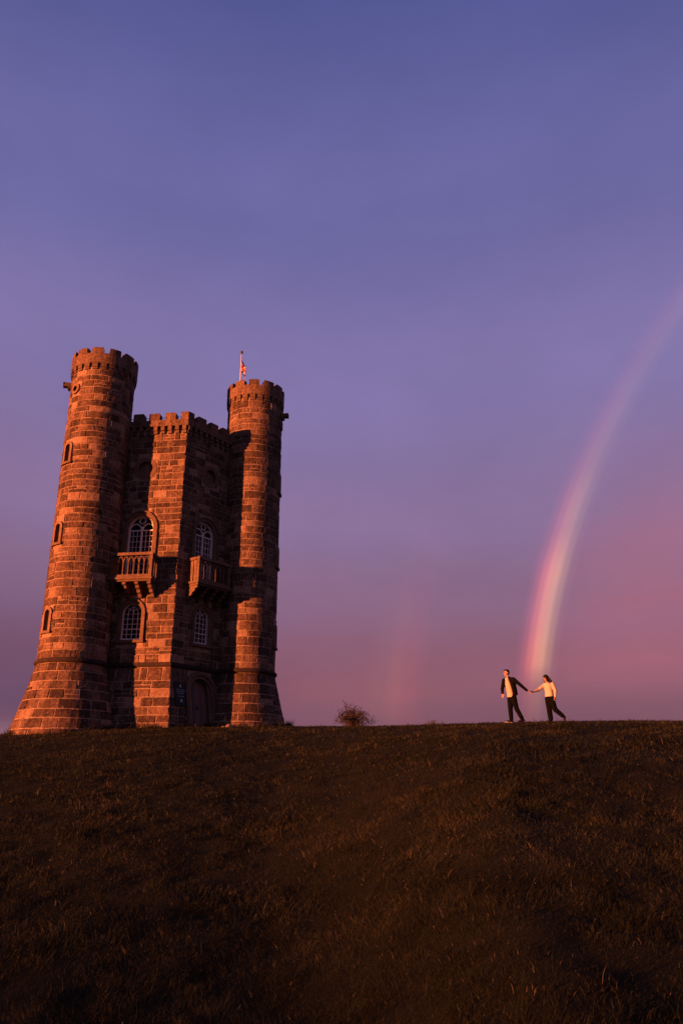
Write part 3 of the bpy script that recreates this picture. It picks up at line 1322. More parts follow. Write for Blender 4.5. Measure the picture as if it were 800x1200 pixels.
# ------------------------------------------------------------------ flagpole with limp flag on the right turret
TR = TURRETS[1]
px, py = TR.c.x - 0.98, TR.c.y + 0.30
fp = empty('flagpole', (px, py, 20.9))
tag(fp, 'slim white flagpole with limp red white and blue flag on the right turret', 'flagpole')
MB().tube([(0, 0, 0), (0, 0, 1.7), (0, 0, 3.50)], [0.042, 0.036, 0.028], 10).build('pole', M['pole'], fp, smooth=True)
fb = MB()
fb.tube([(0, 0, 3.48), (0, 0, 3.52), (0, 0, 3.58), (0, 0, 3.65), (0, 0, 3.69)], [0.04, 0.075, 0.095, 0.07, 0.01], 10)
fb.build('finial', M['iron'], fp, smooth=True)
fm = [plain('flag_' + n, c, 0.8, 0.08) for n, c in (('red', (0.45, 0.02, 0.025)), ('white', (0.42, 0.40, 0.38)), ('blue', (0.015, 0.02, 0.12)))]


def flag_colour(a, b):
    """a along the fly 0..1 (2 units), b down the hoist 0..1"""
    x, y = a * 2 - 1, b - 0.5
    if abs(y) < 0.12 or abs(x) < 0.12:
        return 0
    if abs(y) < 0.167 or abs(x) < 0.167:
        return 1
    d1, d2 = abs(y - x * 0.5) / 1.118, abs(y + x * 0.5) / 1.118
    d = min(d1, d2)
    return 0 if d < 0.034 else (1 if d < 0.10 else 2)


NA, NB = 40, 24
v, f, mi = [], [], []
for i in range(NA + 1):
    a = i / NA
    for k in range(NB + 1):
        b = k / NB
        x = 0.03 + 0.24 * a + 0.045 * math.sin(a * 17 + b * 1.5) * min(1, a * 4)
        y = -0.06 + 0.07 * math.sin(a * 13.0 + 0.8 + b) * min(1, a * 3)
        z = 3.25 - 0.86 * b * (1 - 0.12 * a) - 0.75 * a ** 0.8
        x *= 0.45 + 0.75 * min(1.0, (3.25 - z) / 0.8)
        v.append((x, y, z))
for i in range(NA):
    for k in range(NB):
        f.append((i * (NB + 1) + k, (i + 1) * (NB + 1) + k, (i + 1) * (NB + 1) + k + 1, i * (NB + 1) + k + 1))
        mi.append(flag_colour((i + 0.5) / NA, (k + 0.5) / NB))
fl = MB()
fl.add(v, f)
fl.m = mi
fl.build('flag', fm, fp, smooth=True)

# ------------------------------------------------------------------ people


class Vol:
    """closed lumps that a voxel remesh fuses into one continuous surface"""

    def __init__(self):
        self.bm = bmesh.new()

    def ball(self, c, r, rot=None):
        if isinstance(r, (int, float)):
            r = (r, r, r)
        m = Matrix.Translation(Vector(c)) @ ((rot.to_4x4() if rot else Matrix.Identity(4))) @ Matrix.Diagonal((*r, 1))
        bmesh.ops.create_icosphere(self.bm, subdivisions=2, radius=1.0, matrix=m)

    def limb(self, pts, rad, sub=4):
        for (a, b, ra, rb) in zip(pts[:-1], pts[1:], rad[:-1], rad[1:]):
            a, b = Vector(a), Vector(b)
            d = b - a
            z = d.normalized()
            x = z.orthogonal().normalized()
            y = z.cross(x)
            rings = []
            n = 12
            prof = [(-0.98 * ra, 0.2 * ra), (-0.7 * ra, 0.71 * ra), (0, ra)] + [(d.length * q / sub, ra + (rb - ra) * q / sub) for q in range(1, sub)] + [(d.length, rb), (d.length + 0.7 * rb, 0.71 * rb), (d.length + 0.98 * rb, 0.2 * rb)]
            for (h, r_) in prof:
                rings.append([self.bm.verts.new(a + z * h + (x * math.cos(2 * PI * k / n) + y * math.sin(2 * PI * k / n)) * r_) for k in range(n)])
            for p, q in zip(rings[:-1], rings[1:]):
                for k in range(n):
                    self.bm.faces.new((p[k], p[(k + 1) % n], q[(k + 1) % n], q[k]))
            self.bm.faces.new(rings[0][::-1])
            self.bm.faces.new(rings[-1])

    def loft(self, secs, yaw, n=20):
        """sections (centre, half width sideways, half depth); yaw = direction the chest faces"""
        fw = Vector((math.cos(yaw), math.sin(yaw), 0))
        sd = Vector((-math.sin(yaw), math.cos(yaw), 0))
        rings = []
        for (c, w, d) in secs:
            c = Vector(c)
            ring_ = []
            for k in range(n):
                t = 2 * PI * k / n
                cx, sx = math.cos(t), math.sin(t)
                ring_.append(self.bm.verts.new(c + sd * w * math.copysign(abs(cx) ** 0.8, cx) + fw * d * math.copysign(abs(sx) ** 0.8, sx)))
            rings.append(ring_)
        for p, q in zip(rings[:-1], rings[1:]):
            for k in range(n):
                self.bm.faces.new((p[k], p[(k + 1) % n], q[(k + 1) % n], q[k]))
        self.bm.faces.new(rings[0][::-1])
        self.bm.faces.new(rings[-1])

    def build(self, name, mat, parent, voxel=0.012, smooth=2):
        bmesh.ops.recalc_face_normals(self.bm, faces=self.bm.faces)
        me = bpy.data.meshes.new(name)
        self.bm.to_mesh(me)
        self.bm.free()
        tmp = bpy.data.objects.new('tmp', me)
        COL.objects.link(tmp)
        rm = tmp.modifiers.new('r', 'REMESH')
        rm.mode = 'VOXEL'
        rm.voxel_size = voxel
        rm.use_smooth_shade = True
        if smooth:
            s = tmp.modifiers.new('s', 'SMOOTH')
            s.iterations = smooth
            s.factor = 0.5
        dg = bpy.context.evaluated_depsgraph_get()
        me2 = bpy.data.meshes.new_from_object(tmp.evaluated_get(dg))
        bpy.data.objects.remove(tmp, do_unlink=True)
        me2.name = name
        me2.materials.clear()
        me2.materials.append(mat)
        me2.polygons.foreach_set('use_smooth', np.ones(len(me2.polygons), dtype=bool))
        o = bpy.data.objects.new(name, me2)
        COL.objects.link(o)
        o.parent = parent
        return o


def hand(vol, wrist, d, palm_n, thumb_side, curl=0.5, size=0.185):
    """palm and five fingers from the wrist along d; fingers curl towards palm_n"""
    wrist, d, palm_n = Vector(wrist), Vector(d).normalized(), Vector(palm_n)
    palm_n = (palm_n - d * palm_n.dot(d)).normalized()
    sd = d.cross(palm_n) * thumb_side
    L = size
    pl = L * 0.50
    for q in (-0.030, -0.010, 0.010, 0.028):
        vol.limb([wrist + sd * q * 0.6, wrist + d * pl + sd * q], [0.017, 0.014], 2)
    for q, ln in ((0.030, 0.44), (0.010, 0.50), (-0.011, 0.46), (-0.031, 0.36)):
        p0 = wrist + d * pl + sd * q
        ang = 0.25
        dd = d
        pts = [p0]
        for s in (0.45, 0.32, 0.23):
            ang_ = curl * (1.0 if len(pts) == 1 else 1.2)
            ang += ang_ * 0.8
            dd = d * math.cos(ang) + palm_n * math.sin(ang)
            pts.append(pts[-1] + dd * L * ln * s)
        vol.limb(pts, [0.0095, 0.0088, 0.0080, 0.0070], 2)
    t0 = wrist + d * 0.022 + sd * 0.026
    t1 = t0 + (d * 0.7 + sd * 0.6 + palm_n * 0.3).normalized() * 0.040
    t2 = t1 + (d * 0.9 + sd * 0.1 + palm_n * 0.5 * (0.5 + curl)).normalized() * 0.032
    vol.limb([t0, t1, t2], [0.013, 0.0105, 0.0085], 2)


def head(vol, c, yaw, tilt, s=1.0):
    """skull, jaw, nose, lips, ears; yaw = facing direction, tilt = nod downwards"""
    rot = Matrix.Rotation(yaw, 3, 'Z') @ Matrix.Rotation(tilt, 3, 'Y')
    c = Vector(c)
    P = lambda x, y, z: c + rot @ Vector((x * s, y * s, z * s))
    vol.ball(P(-0.012, 0, 0.030), (0.094 * s, 0.074 * s, 0.086 * s), rot)
    vol.ball(P(0.026, 0, -0.030), (0.060 * s, 0.058 * s, 0.080 * s), rot)
    vol.ball(P(0.055, 0, -0.088), (0.026 * s, 0.030 * s, 0.022 * s), rot)
    vol.limb([P(0.084, 0, 0.016), P(0.106, 0, -0.020)], [0.009 * s, 0.014 * s], 2)
    vol.ball(P(0.084, 0, -0.052), (0.012 * s, 0.024 * s, 0.011 * s), rot)
    for k in (-1, 1):
        vol.ball(P(-0.006, k * 0.076, -0.006), (0.018 * s, 0.010 * s, 0.030 * s), rot)
        vol.ball(P(0.074, k * 0.030, 0.026), (0.014 * s, 0.020 * s, 0.008 * s), rot)
    return P, rot


def face_marks(P, rot, parent, mats, s=1.0):
    for k in (-1, 1):
        e = Vol()
        e.ball(P(0.083, k * 0.031, 0.004), (0.006, 0.013 * s, 0.007 * s), rot)
        e.build('eye', mats[0], parent, 0.004, 0)
        b = Vol()
        b.limb([P(0.088, k * 0.016, 0.024), P(0.080, k * 0.046, 0.026)], [0.0055, 0.0045], 2)
        b.build('eyebrow', mats[0], parent, 0.004, 0)
    m_ = Vol()
    m_.limb([P(0.0945, -0.018, -0.052), P(0.0955, 0.018, -0.052)], [0.0045, 0.0045], 2)
    m_.build('mouth', mats[1], parent, 0.004, 0)


SK = plain('skin', (0.27, 0.165, 0.115), 0.6, 0.08, 30)
LIPS = plain('lips', (0.2, 0.08, 0.06), 0.5, 0.05)
HAIR = plain('dark_brown_hair', (0.006, 0.004, 0.003), 0.6, 0.4, 90, spec=0.12, bumps=0.6, bscale=120)
JACKET = plain('black_jacket_cloth', (0.0045, 0.004, 0.004), 0.9, 0.3, 30, spec=0.03, bumps=0.5, bscale=25)
TROUSER = plain('black_trouser_cloth', (0.003, 0.003, 0.003), 0.9, 0.3, 30, spec=0.03, bumps=0.5, bscale=25)
TEE = plain('cream_cotton', (0.33, 0.27, 0.20), 0.85, 0.06, 20, bumps=0.4, bscale=22)
BLOUSE = plain('cream_blouse_cloth', (0.35, 0.29, 0.225), 0.8, 0.06, 20, bumps=0.5, bscale=18)
SHOE = plain('dark_leather', (0.006, 0.005, 0.004), 0.6, 0.3, spec=0.1)
SOLE = plain('pale_rubber_sole', (0.3, 0.27, 0.23), 0.7, 0.1)


def shoe(parent, ankle, toe, heel, mat=SHOE, pale=False):
    ankle, toe, heel = Vector(ankle), Vector(toe), Vector(heel)
    v_ = Vol()
    v_.limb([ankle, heel * 0.5 + ankle * 0.5], [0.044, 0.042], 2)
    v_.limb([heel, heel.lerp(toe, 0.55), toe], [0.036, 0.042, 0.032], 3)
    v_.limb([ankle.lerp(heel, 0.4), heel.lerp(toe, 0.65)], [0.042, 0.035], 3)
    o = v_.build('shoe', mat, parent, 0.009)
    if pale:
        s_ = Vol()
        d = Vector((0, 0, -0.022))
        s_.limb([heel + d, heel.lerp(toe, 0.55) + d, toe + d * 0.7], [0.030, 0.038, 0.034], 3)
        s_.build('sole', SOLE, o, 0.009)
    return o


def rayY(px_, py_, Y):
    p = R(PITCH)
    u, w = (px_ - 400) / 930, (600 - py_) / 930
    d = Vector((u, math.cos(p) - w * math.sin(p), math.sin(p) + w * math.cos(p)))
    return d * (Y / d.y)


def man():
    Y = 27.4
    x = rayY(601.0, 848, Y).x
    root = empty('person', (x, Y, gz(x, Y) + 0.0))
    tag(root, 'man in open black jacket and cream t-shirt striding left, leading the woman by the hand', 'person')
    yaw = math.atan2(-0.66, -0.75)
    hipR, kneeR, ankR = (-0.03, 0.07, 0.87), (-0.05, 0.055, 0.46), (-0.045, 0.05, 0.095)
    hipL, kneeL, ankL = (0.045, -0.07, 0.87), (0.125, -0.085, 0.46), (0.285, -0.09, 0.115)
    shL, elL, wrL = (0.075, -0.135, 1.43), (0.29, -0.16, 1.235), (0.525, -0.10, 1.045)
    shR, elR, wrR = (-0.195, 0.10, 1.42), (-0.265, 0.13, 1.13), (-0.285, 0.03, 0.955)
    b = Vol()
    b.loft([((-0.00, 0, 0.84), 0.13, 0.09), ((0, 0, 0.95), 0.145, 0.095), ((-0.02, 0, 1.10), 0.13, 0.085), ((-0.045, -0.005, 1.28), 0.155, 0.095), ((-0.06, -0.01, 1.40), 0.135, 0.07), ((-0.07, -0.01, 1.47), 0.07, 0.05)], yaw)
    b.limb([(-0.07, -0.01, 1.44), (-0.10, -0.015, 1.57)], [0.056, 0.052])
    b.limb([hipR, kneeR, ankR], [0.078, 0.052, 0.038])
    b.limb([hipL, kneeL, ankL], [0.078, 0.052, 0.038])
    b.limb([shL, elL, wrL], [0.047, 0.038, 0.026])
    b.limb([shR, elR, wrR], [0.047, 0.038, 0.026])
    hand(b, wrL, Vector((0.80, 0.02, -0.35)), (0.1, 0.2, -1), 1, 0.55)
    hand(b, wrR, Vector((-0.12, -0.25, -1)), (0.6, 0.5, 0), 1, 0.6)
    P, rot = head(b, (-0.120, -0.02, 1.648), R(196), 0.05, 0.98)
    body = b.build('body', SK, root, 0.0075, 3)
    face_marks(P, rot, body, (HAIR, LIPS))
    h = Vol()
    h.ball(P(-0.030, 0, 0.052), (0.090, 0.080, 0.078), rot)
    h.ball(P(-0.060, 0, 0.0), (0.052, 0.072, 0.065), rot)
    h.ball(P(0.045, 0, 0.098), (0.045, 0.055, 0.026), rot)
    h.build('hair', HAIR, root, 0.008, 1)
    t = Vol()
    f_ = Vector((math.cos(yaw), math.sin(yaw), 0)) * 0.045
    c = lambda x_, y_, z_: Vector((x_, y_, z_)) + f_
    t.loft([(c(0.015, 0, 0.835), 0.125, 0.105), (c(0.01, 0, 0.95), 0.125, 0.110), (c(-0.015, 0, 1.10), 0.120, 0.105), (c(-0.04, -0.005, 1.28), 0.105, 0.108), (c(-0.065, -0.01, 1.40), 0.075, 0.080), (c(-0.085, -0.01, 1.485), 0.062, 0.056)], yaw)
    t.build('shirt', TEE, root, 0.011, 3)
    j = Vol()
    g = -f_ * 0.35
    k = lambda x_, y_, z_: Vector((x_, y_, z_)) + g
    j.loft([(k(0.03, 0, 0.905), 0.20, 0.130), (k(0.02, 0, 1.0), 0.20, 0.130), (k(0.0, 0, 1.15), 0.20, 0.128), (k(-0.03, 0, 1.30), 0.205, 0.128), (k(-0.05, 0, 1.41), 0.195, 0.115), (k(-0.062, 0, 1.475), 0.125, 0.095), (k(-0.075, 0, 1.525), 0.075, 0.072)], yaw)
    j.limb([shL, elL, Vector(wrL) * 0.96 + Vector(elL) * 0.04], [0.072, 0.058, 0.045])
    j.limb([shR, elR, Vector(wrR) * 0.92 + Vector(elR) * 0.08], [0.072, 0.058, 0.045])
    j.build('jacket', JACKET, root, 0.012, 2)
    p = Vol()
    p.loft([((-0.005, 0, 0.80), 0.145, 0.110), ((0.005, 0, 0.87), 0.155, 0.115), ((0.005, 0, 0.96), 0.150, 0.105)], yaw)
    p.limb([hipR, kneeR, (ankR[0], ankR[1], ankR[2] + 0.02)], [0.108, 0.082, 0.070])
    p.limb([hipL, kneeL, (ankL[0], ankL[1], ankL[2] + 0.02)], [0.108, 0.082, 0.070])
    p.build('trousers', TROUSER, root, 0.012, 2)
    shoe(root, ankR, (-0.23, 0.03, 0.045), (-0.015, 0.055, 0.045), pale=True)
    shoe(root, ankL, (0.17, -0.095, 0.042), (0.35, -0.09, 0.075))
    return root


def woman():
    Y = 27.5
    x = rayY(646.0, 847, Y).x
    root = empty('person', (x, Y, gz(x, Y) + 0.0))
    tag(root, 'woman in cream blouse and black trousers with long dark hair, following the man', 'person')
    yaw = math.atan2(-0.62, -0.78)
    hipR, kneeR, ankR = (-0.045, 0.06, 0.80), (-0.03, 0.05, 0.42), (-0.01, 0.05, 0.085)
    hipL, kneeL, ankL = (0.04, -0.06, 0.80), (0.13, -0.075, 0.42), (0.385, -0.075, 0.195)
    shR, elR, wrR = (-0.10, 0.10, 1.275), (-0.33, 0.07, 1.09), (-0.57, -0.06, 1.005)
    shL, elL, wrL = (0.105, -0.12, 1.265), (0.175, -0.15, 1.04), (0.150, -0.155, 0.83)
    b = Vol()
    b.loft([((0, 0, 0.78), 0.13, 0.09), ((0, 0, 0.86), 0.14, 0.095), ((0, 0, 1.0), 0.11, 0.08), ((-0.015, -0.005, 1.15), 0.125, 0.09), ((-0.02, -0.01, 1.25), 0.13, 0.08), ((-0.03, -0.01, 1.31), 0.07, 0.055)], yaw)
    b.limb([(-0.03, -0.01, 1.28), (-0.065, -0.02, 1.385)], [0.046, 0.043])
    b.limb([hipR, kneeR, ankR], [0.075, 0.048, 0.034])
    b.limb([hipL, kneeL, ankL], [0.075, 0.048, 0.034])
    b.limb([shR, elR, wrR], [0.040, 0.033, 0.023])
    b.limb([shL, elL, wrL], [0.040, 0.033, 0.023])
    hand(b, wrR, Vector((-0.85, -0.08, -0.10)), (-0.1, -0.1, 1), -1, 0.55, 0.168)
    hand(b, wrL, Vector((-0.10, -0.05, -1)), (-0.7, 0.5, 0), -1, 0.4, 0.168)
    P, rot = head(b, (-0.090, -0.035, 1.455), R(208), 0.42, 0.93)
    body = b.build('body', SK, root, 0.0075, 3)
    face_marks(P, rot, body, (HAIR, LIPS), 0.93)
    h = Vol()
    h.ball(P(-0.030, 0, 0.050), (0.098, 0.088, 0.084), rot)
    h.ball(P(-0.068, 0, -0.01), (0.050, 0.080, 0.085), rot)
    # long lengths down the back and one lock in front of the shoulder
    for q in range(7):
        w = (q - 3) / 3
        s0 = P(-0.075, w * 0.066, 0.01)
        h.limb([s0, (0.045 + 0.02 * abs(w), -0.04 - 0.07 * w * 0.6, 1.36), (0.115 + 0.015 * random.random(), -0.035 - 0.10 * w, 1.22), (0.125, -0.03 - 0.10 * w, 1.08 + 0.03 * random.random())], [0.038, 0.042, 0.038, 0.018], 3)
    for k in (-1, 1):
        h.limb([P(0.015, k * 0.074, 0.035), P(0.030, k * 0.080, -0.05), P(0.035, k * 0.080, -0.15)], [0.024, 0.022, 0.010], 3)
    h.build('hair', HAIR, root, 0.008, 1)
    t = Vol()
    t.loft([((0.0, 0, 0.845), 0.150, 0.115), ((0.0, 0, 0.93), 0.150, 0.115), ((-0.005, 0, 1.05), 0.140, 0.110), ((-0.015, -0.005, 1.17), 0.150, 0.118), ((-0.022, -0.01, 1.25), 0.150, 0.10), ((-0.03, -0.01, 1.315), 0.08, 0.065)], yaw)
    t.limb([shR, elR, wrR], [0.062, 0.058, 0.036])
    t.limb([shL, elL, wrL], [0.064, 0.062, 0.040])
    t.build('blouse', BLOUSE, root, 0.011, 2)
    p = Vol()
    p.loft([((0, 0, 0.74), 0.145, 0.115), ((0, 0, 0.80), 0.155, 0.122), ((0, 0, 0.865), 0.142, 0.110)], yaw)
    p.limb([hipR, kneeR, (ankR[0], ankR[1], ankR[2] + 0.03)], [0.108, 0.090, 0.084])
    p.limb([hipL, kneeL, (ankL[0] - 0.02, ankL[1], ankL[2] + 0.02)], [0.106, 0.086, 0.074])
    p.build('trousers', TROUSER, root, 0.012, 2)
    shoe(root, ankR, (-0.15, 0.04, 0.032), (0.015, 0.055, 0.036))
    shoe(root, ankL, (0.400, -0.08, 0.040), (0.440, -0.078, 0.175))
    return root


man()
woman()


# ------------------------------------------------------------------ bushes on the skyline
def bush(px_, Y, width, height, nstem, nleaf, label, leafsize=0.05, sink=0.0):
    x = rayY(px_, 850, Y).x
    root = empty('bush', (x, Y, gz(x, Y) - sink))
    tag(root, label, 'bush')
    br, lf = MB(), MB()
    rnd = random.Random(int(px_))
    tips = []
    for i in range(nstem):
        a = rnd.uniform(0, 2 * PI)
        sp = rnd.uniform(0.1, 1.0)
        hh = height * math.sqrt(max(0.12, 1.05 - sp * sp * 0.85)) * rnd.uniform(0.7, 1.1)
        ex, ey = math.cos(a) * width / 2 * sp, math.sin(a) * width / 2 * sp
        p0 = Vector((rnd.uniform(-0.1, 0.1), rnd.uniform(-0.1, 0.1), -0.05))
        p1 = Vector((ex * 0.45, ey * 0.45, hh * 0.55))
        p2 = Vector((ex, ey, hh))
        br.tube([p0, p1, p2], [0.018, 0.011, 0.004], 5)
        for q in range(7):
            t = rnd.uniform(0.25, 1)
            s = p0.lerp(p1, t * 2) if t < 0.5 else p1.lerp(p2, t * 2 - 1)
            e = s + Vector((rnd.gauss(0, 1), rnd.gauss(0, 1), rnd.gauss(0.7, 0.7))).normalized() * rnd.uniform(0.10, 0.26) * height
            br.tube([s, e], [0.006, 0.0025], 4)
            tips += [s, e, s.lerp(e, 0.5), e]
    for i in range(nleaf):
        c = rnd.choice(tips) + Vector((rnd.gauss(0, 0.05), rnd.gauss(0, 0.05), rnd.gauss(0, 0.05)))
        if c.z < 0.02:
            continue
        d = Vector((rnd.gauss(0, 1), rnd.gauss(0, 1), rnd.gauss(0, 1))).normalized()
        n_ = d.orthogonal().normalized() * leafsize * rnd.uniform(0.25, 0.45)
        l = leafsize * rnd.uniform(0.7, 1.3)
        lf.add([c, c + d * l * 0.5 + n_, c + d * l, c + d * l * 0.5 - n_], [(0, 1, 2, 3)], rnd.random())
    br.build('branches', M['bark'], root)
    if nleaf:
        lf.build('leaves', M['leaf'], root)
    return root


bush(414, 38.0, 2.1, 1.0, 44, 3600, 'bare brownish bush on the hilltop skyline just right of the tower', 0.055, 0.10)
bush(507, 33.5, 0.62, 0.24, 12, 150, 'tiny twiggy shrub on the skyline between the larger bush and the couple', 0.035, 0.02)

# loose stones and weeds at the foot of the right turret and the left one
rock_spots = [(268.5, 36.6, 0.16), (274, 36.9, 0.11), (262, 36.6, 0.09)]
for i, (px_, Y, s) in enumerate(rock_spots):
    x = rayY(px_, 851, Y).x
    bm = bmesh.new()
    bmesh.ops.create_icosphere(bm, subdivisions=2, radius=s)
    for q in bm.verts:
        q.co *= 1 + random.uniform(-0.18, 0.18)
        q.co.z *= 0.7
    me = bpy.data.meshes.new('rock')
    bm.to_mesh(me)
    bm.free()
    me.attributes.new('tone', 'FLOAT', 'FACE').data.foreach_set('value', np.full(len(me.polygons), 0.7, dtype=np.float32))
    me.materials.append(M['dressed'])
    o = bpy.data.objects.new('rock', me)
    COL.objects.link(o)
    o.location = (x, Y, gz(x, Y) + s * 0.25)
    tag(o, ['largest loose pale rock lying in the shaded corner by the right turret foot', 'small loose rock lying nearest the lit foot of the right turret', 'smallest loose rock lying nearest the tower door'][i], 'rock', 'loose rocks at the tower foot')


# ------------------------------------------------------------------ grass
def grass():
    parts = []
    rng = np.random.default_rng(5)
    for (y0, y1, dens, w, l) in ((3.2, 6.5, 8200, 0.0032, 0.055), (6.5, 10, 6000, 0.0040, 0.052), (10, 16, 3000, 0.0060, 0.052), (16, 25, 850, 0.011, 0.055), (25, 44, 330, 0.018, 0.045)):
        half = 0.47 * y1 + 2.0
        n = int(dens * (y1 - y0) * 2 * half)
        Y = rng.uniform(y0, y1, n)
        X = rng.uniform(-half, half, n)
        keep = np.abs(X) < 0.47 * Y + 2.0
        cl = vnoise(X * 1.1 + 3, Y * 1.1 + 8) * 0.6 + vnoise(X * 4.1 + 13, Y * 4.1 + 2) * 0.4
        keep &= rng.random(n) < np.clip(0.35 + 1.4 * (cl - 0.22), 0.38, 1)
        # keep the tower footprint clear
        dx, dy = X - OX, Y - OY
        inside = (dx * dx + dy * dy) < 4.2 ** 2
        for T in TURRETS:
            inside |= ((X - T.c.x) ** 2 + (Y - T.c.y) ** 2) < (T.r(2.7) - 0.1) ** 2
        keep &= ~inside
        X, Y, cl = X[keep], Y[keep], cl[keep]
        n = len(X)
        Z = ground_z(X, Y) - 0.01
        L = l * rng.lognormal(0, 0.45, n) * (0.35 + 1.3 * cl)
        az = vnoise(X * 1.7 + 50, Y * 1.7 + 60) * 9.0 + rng.normal(0, 1.1, n)
        lean = np.clip(rng.normal(1.08, 0.36, n), 0.15, 1.5)
        W = w * rng.uniform(0.6, 1.3, n)
        hx, hy = np.cos(az), np.sin(az)
        fa = rng.uniform(0, 2 * np.pi, n)
        sx, sy = np.cos(fa) * W / 2, np.sin(fa) * W / 2
        l1 = lean * 0.55
        m = np.stack([X + hx * np.sin(l1) * L * 0.55, Y + hy * np.sin(l1) * L * 0.55, Z + np.cos(l1) * L * 0.55], -1)
        t = m + np.stack([hx * np.sin(lean * 1.25) * L * 0.5, hy * np.sin(lean * 1.25) * L * 0.5, np.cos(lean * 1.25) * L * 0.5], -1)
        b = np.stack([X, Y, Z], -1)
        s3 = np.stack([sx, sy, np.zeros(n)], -1)
        v = np.stack([b - s3, b + s3, m - s3 * 0.8, m + s3 * 0.8, t], 1)
        patch = vnoise(X * 0.8 + 71, Y * 0.8 + 23) * 0.5 + vnoise(X * 2.6 + 7, Y * 2.6 + 91) * 0.5
        tone = np.clip(0.08 + 0.42 * rng.random(n) + 1.1 * (patch - 0.42) + 0.3 * (cl - 0.5), 0, 0.82)
        st = rng.random(n) < 0.028
        tone[st] = rng.uniform(0.85, 1.0, st.sum())
        parts.append((v.reshape(-1, 3), tone))
    xs_, ys_ = [], []
    for T in TURRETS[:2]:
        a = rng.uniform(0, 2 * np.pi, 2600)
        rr = T.r(2.6) + 0.02 + rng.exponential(0.10, 2600)
        xs_.append(T.c.x + rr * np.cos(a))
        ys_.append(T.c.y + rr * np.sin(a))
    for W in (WL, WR):
        t_ = rng.uniform(0, W.L, 1500)
        e_ = BATTER + 0.03 + rng.exponential(0.10, 1500)
        ok = np.ones(1500, bool) if W is WL else (np.abs(t_ - ARCH[WR][3].c) > 0.75)
        xs_.append((W.A.x + W.d.x * t_ + W.n.x * e_)[ok])
        ys_.append((W.A.y + W.d.y * t_ + W.n.y * e_)[ok])
    X, Y = np.concatenate(xs_), np.concatenate(ys_)
    cl = vnoise(X * 2.3 + 3, Y * 2.3 + 8)
    ok = rng.random(len(X)) < cl * 1.3
    X, Y, cl = X[ok], Y[ok], cl[ok]
    n = len(X)
    b = np.stack([X, Y, ground_z(X, Y) - 0.02], -1)
    L = 0.30 * cl * rng.lognormal(0, 0.4, n)
    az, fa = rng.uniform(0, 2 * np.pi, n), rng.uniform(0, 2 * np.pi, n)
    hv = np.stack([np.cos(az) * 0.35, np.sin(az) * 0.35, np.ones(n)], -1)
    s3 = np.stack([np.cos(fa) * 0.009, np.sin(fa) * 0.009, np.zeros(n)], -1)
    m = b + hv * (L * 0.5)[:, None]
    t = m + (hv * np.array([2.2, 2.2, 0.8])) * (L * 0.5)[:, None]
    parts.append((np.stack([b - s3, b + s3, m - s3 * 0.8, m + s3 * 0.8, t], 1).reshape(-1, 3), rng.uniform(0.2, 0.85, n)))
    V_ = np.concatenate([p[0] for p in parts]).astype(np.float32)
    T_ = np.concatenate([p[1] for p in parts]).astype(np.float32)
    n = len(T_)
    base = (np.arange(n) * 5)[:, None]
    quad = (base + np.array([[0, 1, 3, 2]])).astype(np.int32)
    tri = (base + np.array([[2, 3, 4]])).astype(np.int32)
    loops = np.concatenate([quad, tri], 1).ravel()
    me = bpy.data.meshes.new('grass')
    me.vertices.add(len(V_))
    me.vertices.foreach_set('co', V_.ravel())
    me.loops.add(len(loops))
    me.loops.foreach_set('vertex_index', loops)
    me.polygons.add(2 * n)
    tot = np.tile([4, 3], n).astype(np.int32)
    st = np.concatenate([[0], np.cumsum(tot)[:-1]]).astype(np.int32)
    me.polygons.foreach_set('loop_start', st)
    me.polygons.foreach_set('loop_total', tot)
    me.update(calc_edges=True)
    at = me.attributes.new('tone', 'FLOAT', 'FACE')
    at.data.foreach_set('value', np.repeat(T_, 2))
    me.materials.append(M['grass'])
    o = bpy.data.objects.new('grass', me)
    COL.objects.link(o)
    o['kind'] = 'stuff'
    o['label'] = 'short rough brownish grass covering the hillside'
    o['category'] = 'grass'
    print('grass blades', n, 'tris', n * 3)


grass()

# a few pale specks in the turf: tiny daisies
rnd = random.Random(3)
db = MB()
for i in range(34):
    Y = rnd.uniform(8, 27)
    X = rnd.uniform(-0.4, 0.42) * Y
    z = gz(X, Y) + 0.03
    r_ = rnd.uniform(0.008, 0.014) * (0.7 + Y / 30)
    for k in range(7):
        a = 2 * PI * k / 7
        t_ = Vector((math.cos(a), math.sin(a), 0.25)) * r_
        n_ = Vector((-math.sin(a), math.cos(a), 0)) * r_ * 0.4
        c = Vector((X, Y, z))
        db.add([c, c + t_ * 0.6 + n_, c + t_, c + t_ * 0.6 - n_], [(0, 1, 2, 3)])
    db.tube([(X, Y, z - 0.012), (X, Y, z)], 0.0015, 4)
dz_ = db.build('daisies', plain('daisy_white', (0.35, 0.33, 0.3), 0.8, 0.1), kind='stuff')
dz_['label'] = 'tiny pale daisies dotted through the grass'
dz_['category'] = 'flowers'


